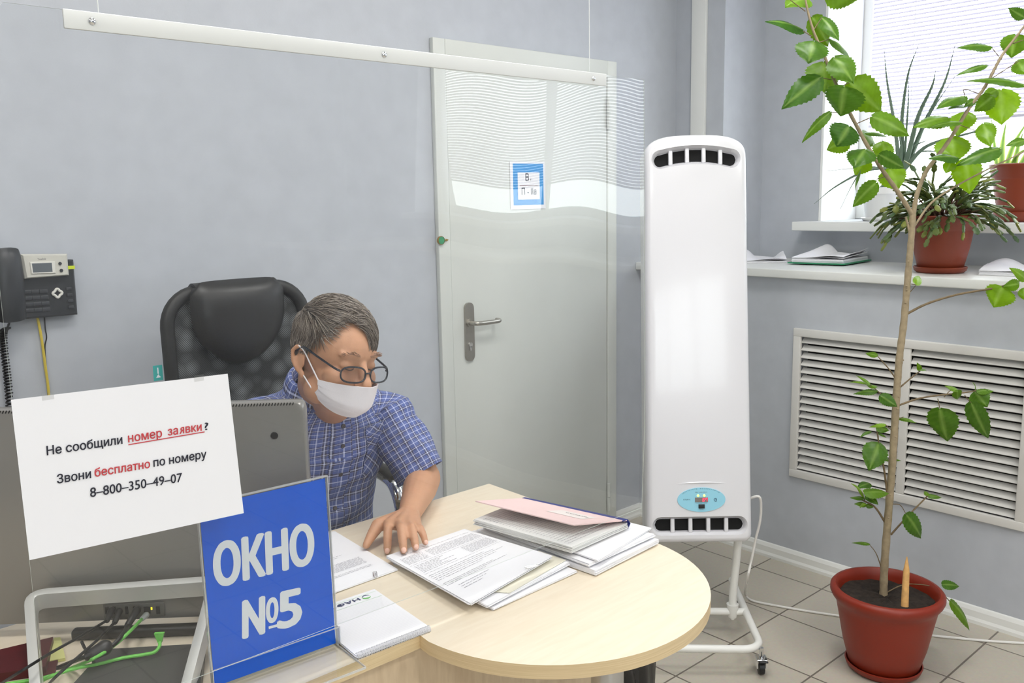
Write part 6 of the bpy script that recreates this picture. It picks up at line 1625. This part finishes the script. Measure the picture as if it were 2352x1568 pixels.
def sleeve(S_, E_, nm, inner):
    ax = (E_-S_); L = ax.length; ax.normalize(); N1 = V(0, 1, 0); N1 = (N1-ax*N1.dot(ax)).normalized(); N2 = ax.cross(N1)
    st = S_+(inner-S_)*0.42
    def fn(u, v):
        a = 2*PI*u
        if v < 0.3:
            t = v/0.3; c = st*(1-t)+S_*t; r = 0.055+0.017*math.sin(PI/2*t)
            d = ((S_-st).normalized()*(1-t)+ax*t).normalized()
        else:
            t = (v-0.3)/0.7; c = S_+ax*(L*0.93*t); r = 0.072-0.004*t+0.003*math.sin(t*9+3*math.sin(a)); d = ax
        X_ = (N1-d*N1.dot(d)).normalized(); Y_ = d.cross(X_)
        w = 0.004*math.sin(5*a+v*6)*v+0.003*math.sin(v*30+a)*max(0, 1-abs(v-0.45)*4)
        return c+(X_*math.cos(a)+Y_*math.sin(a)*0.94)*(r+w)
    b = MB(); b.grid(49, 30, fn, lambda u, v: (u*0.44, v*0.36+0.004)); 
    b.grid(49, 5, lambda u, v: fn(u, 1.0)+(S_+ax*(L*0.93)-fn(u, 1.0))*(0.02+0.20*v)-ax*(0.012*v), lambda u, v: (u*0.44, 0.36-v*0.02)); return b.build(nm, PL, sh_, angle=70)
sleeve(SH_L+V(0.0, 0, 0.004), EL_L, 'sleeve', NB+V(0, 0.02, -0.05)); sleeve(SH_R+V(-0.006, 0, 0.012), EL_R, 'sleeve', NB+V(0, 0.02, -0.05))
# collar: standing band and folded leaf, open at the throat
def collar(u, v):
    a = -PI/2+0.42+(2*PI-0.84)*u; c = NB+V(0.004, 0.006, 0.012); rx, ry = 0.074, 0.070
    t = v*2
    if t < 1: r = 1.0+0.02*t; z = 0.030*t
    else: q = t-1; r = 1.02+0.30*q+0.25*q*max(0, -math.sin(a))**4; z = 0.032-(0.030+0.040*max(0, -math.sin(a))**3)*q+0.012*math.sin(PI*q)
    back = 0.020*max(0, math.sin(a))
    X_ = V(1, -0.05, -0.06); return c+X_*(rx*r*math.cos(a))+V(0, 1, 0.18)*(ry*r*math.sin(a)*1.0)+V(0, -0.12, 1)*(z+back)
b = MB(); b.grid(60, 12, collar, lambda u, v: (u*0.42, v*0.08+0.003)); b.build('collar', PL, sh_, angle=70)
# placket with buttons, breast pocket cut on the bias
fu = 0.5+0.0
def front(u, v, out=0.0):
    p = torso(u, v); q1 = torso(u+0.004, v)-torso(u-0.004, v); q2 = torso(u, min(1, v+0.01))-torso(u, v-0.01); n = q1.cross(q2).normalized()
    return p+n*out
FU = 0.0
def fr(u, v, out): 
    u = u % 1.0
    return front(u, v, out)
b = MB(); b.grid(5, 40, lambda u, v: fr(0.006+(u-0.5)*0.034, 0.05+0.86*v, 0.0022), lambda u, v: (u*0.035+0.006, v*0.57)); b.build('placket', PL, sh_, angle=70)
b = MB()
for v in (0.2, 0.34, 0.48, 0.62, 0.76):
    p = fr(0.006, v, 0.0035); n = (fr(0.006, v, 0.01)-fr(0.006, v, 0.0)).normalized()
    R = n.to_track_quat('Z', 'Y').to_matrix(); b.lathe([(0, 0), (0.0052, 0), (0.0056, 0.0012), (0.0045, 0.002), (0.003, 0.0014), (0, 0.0014)], p, 16, R=R)
b.build('button', mat('shirt_button', (66, 62, 70), 0.35), sh_)
def pk(u, v, out=0.003): return fr(0.055+0.125*u, 0.44+0.24*v, out)
c45, s45 = math.cos(0.75), math.sin(0.75)
b = MB(); b.grid(12, 12, lambda u, v: pk(u, v-(0.10*(1-abs(2*u-1)) if v < 0.02 else 0), 0.003), lambda u, v: ((u*c45-v*1.25*s45)*0.12, (u*s45+v*1.25*c45)*0.12)); pkt = b.build('pocket', PL, sh_, angle=70)
b = MB(); b.grid(12, 6, lambda u, v: pk(u*1.04-0.02, 0.80+0.26*v-(0.10*(1-abs(2*u-1))*(1-v)), 0.0062), lambda u, v: ((u*c45-v*.4*s45)*0.125+.003, (u*s45+v*.4*c45)*0.125)); b.build('pocket_flap', PL, pkt, angle=70)

# trousers and shoes, under the desk
b = MB()
b.sphere(PEL, (0.175, 0.14, 0.095), 20, 12)
for k, s_ in enumerate((1, -1)):
    hp_ = PEL+V(s_*0.09, 0, -0.01); b.capsule(hp_, KN[k], 0.092, 0.066, 18); b.capsule(KN[k], AN[k]+V(0, 0.0, 0.03), 0.066, 0.052, 18)
tr = b.build('trousers', mat('navy_trousers', (44, 48, 60), 0.85), man); remesh(tr, 0.009, 4)
for k in range(2):
    b = MB(); a = AN[k]; b.sphere(a+V(0, 0.0, -0.035), (0.045, 0.06, 0.055), 16, 10); b.capsule(a+V(0, 0.0, -0.055), a+V(0, -0.16, -0.062), 0.042, 0.036, 14); o = b.build('shoe', M['leather'], man)
    for v in o.data.vertices: v.co.z = max(v.co.z, 0.004)
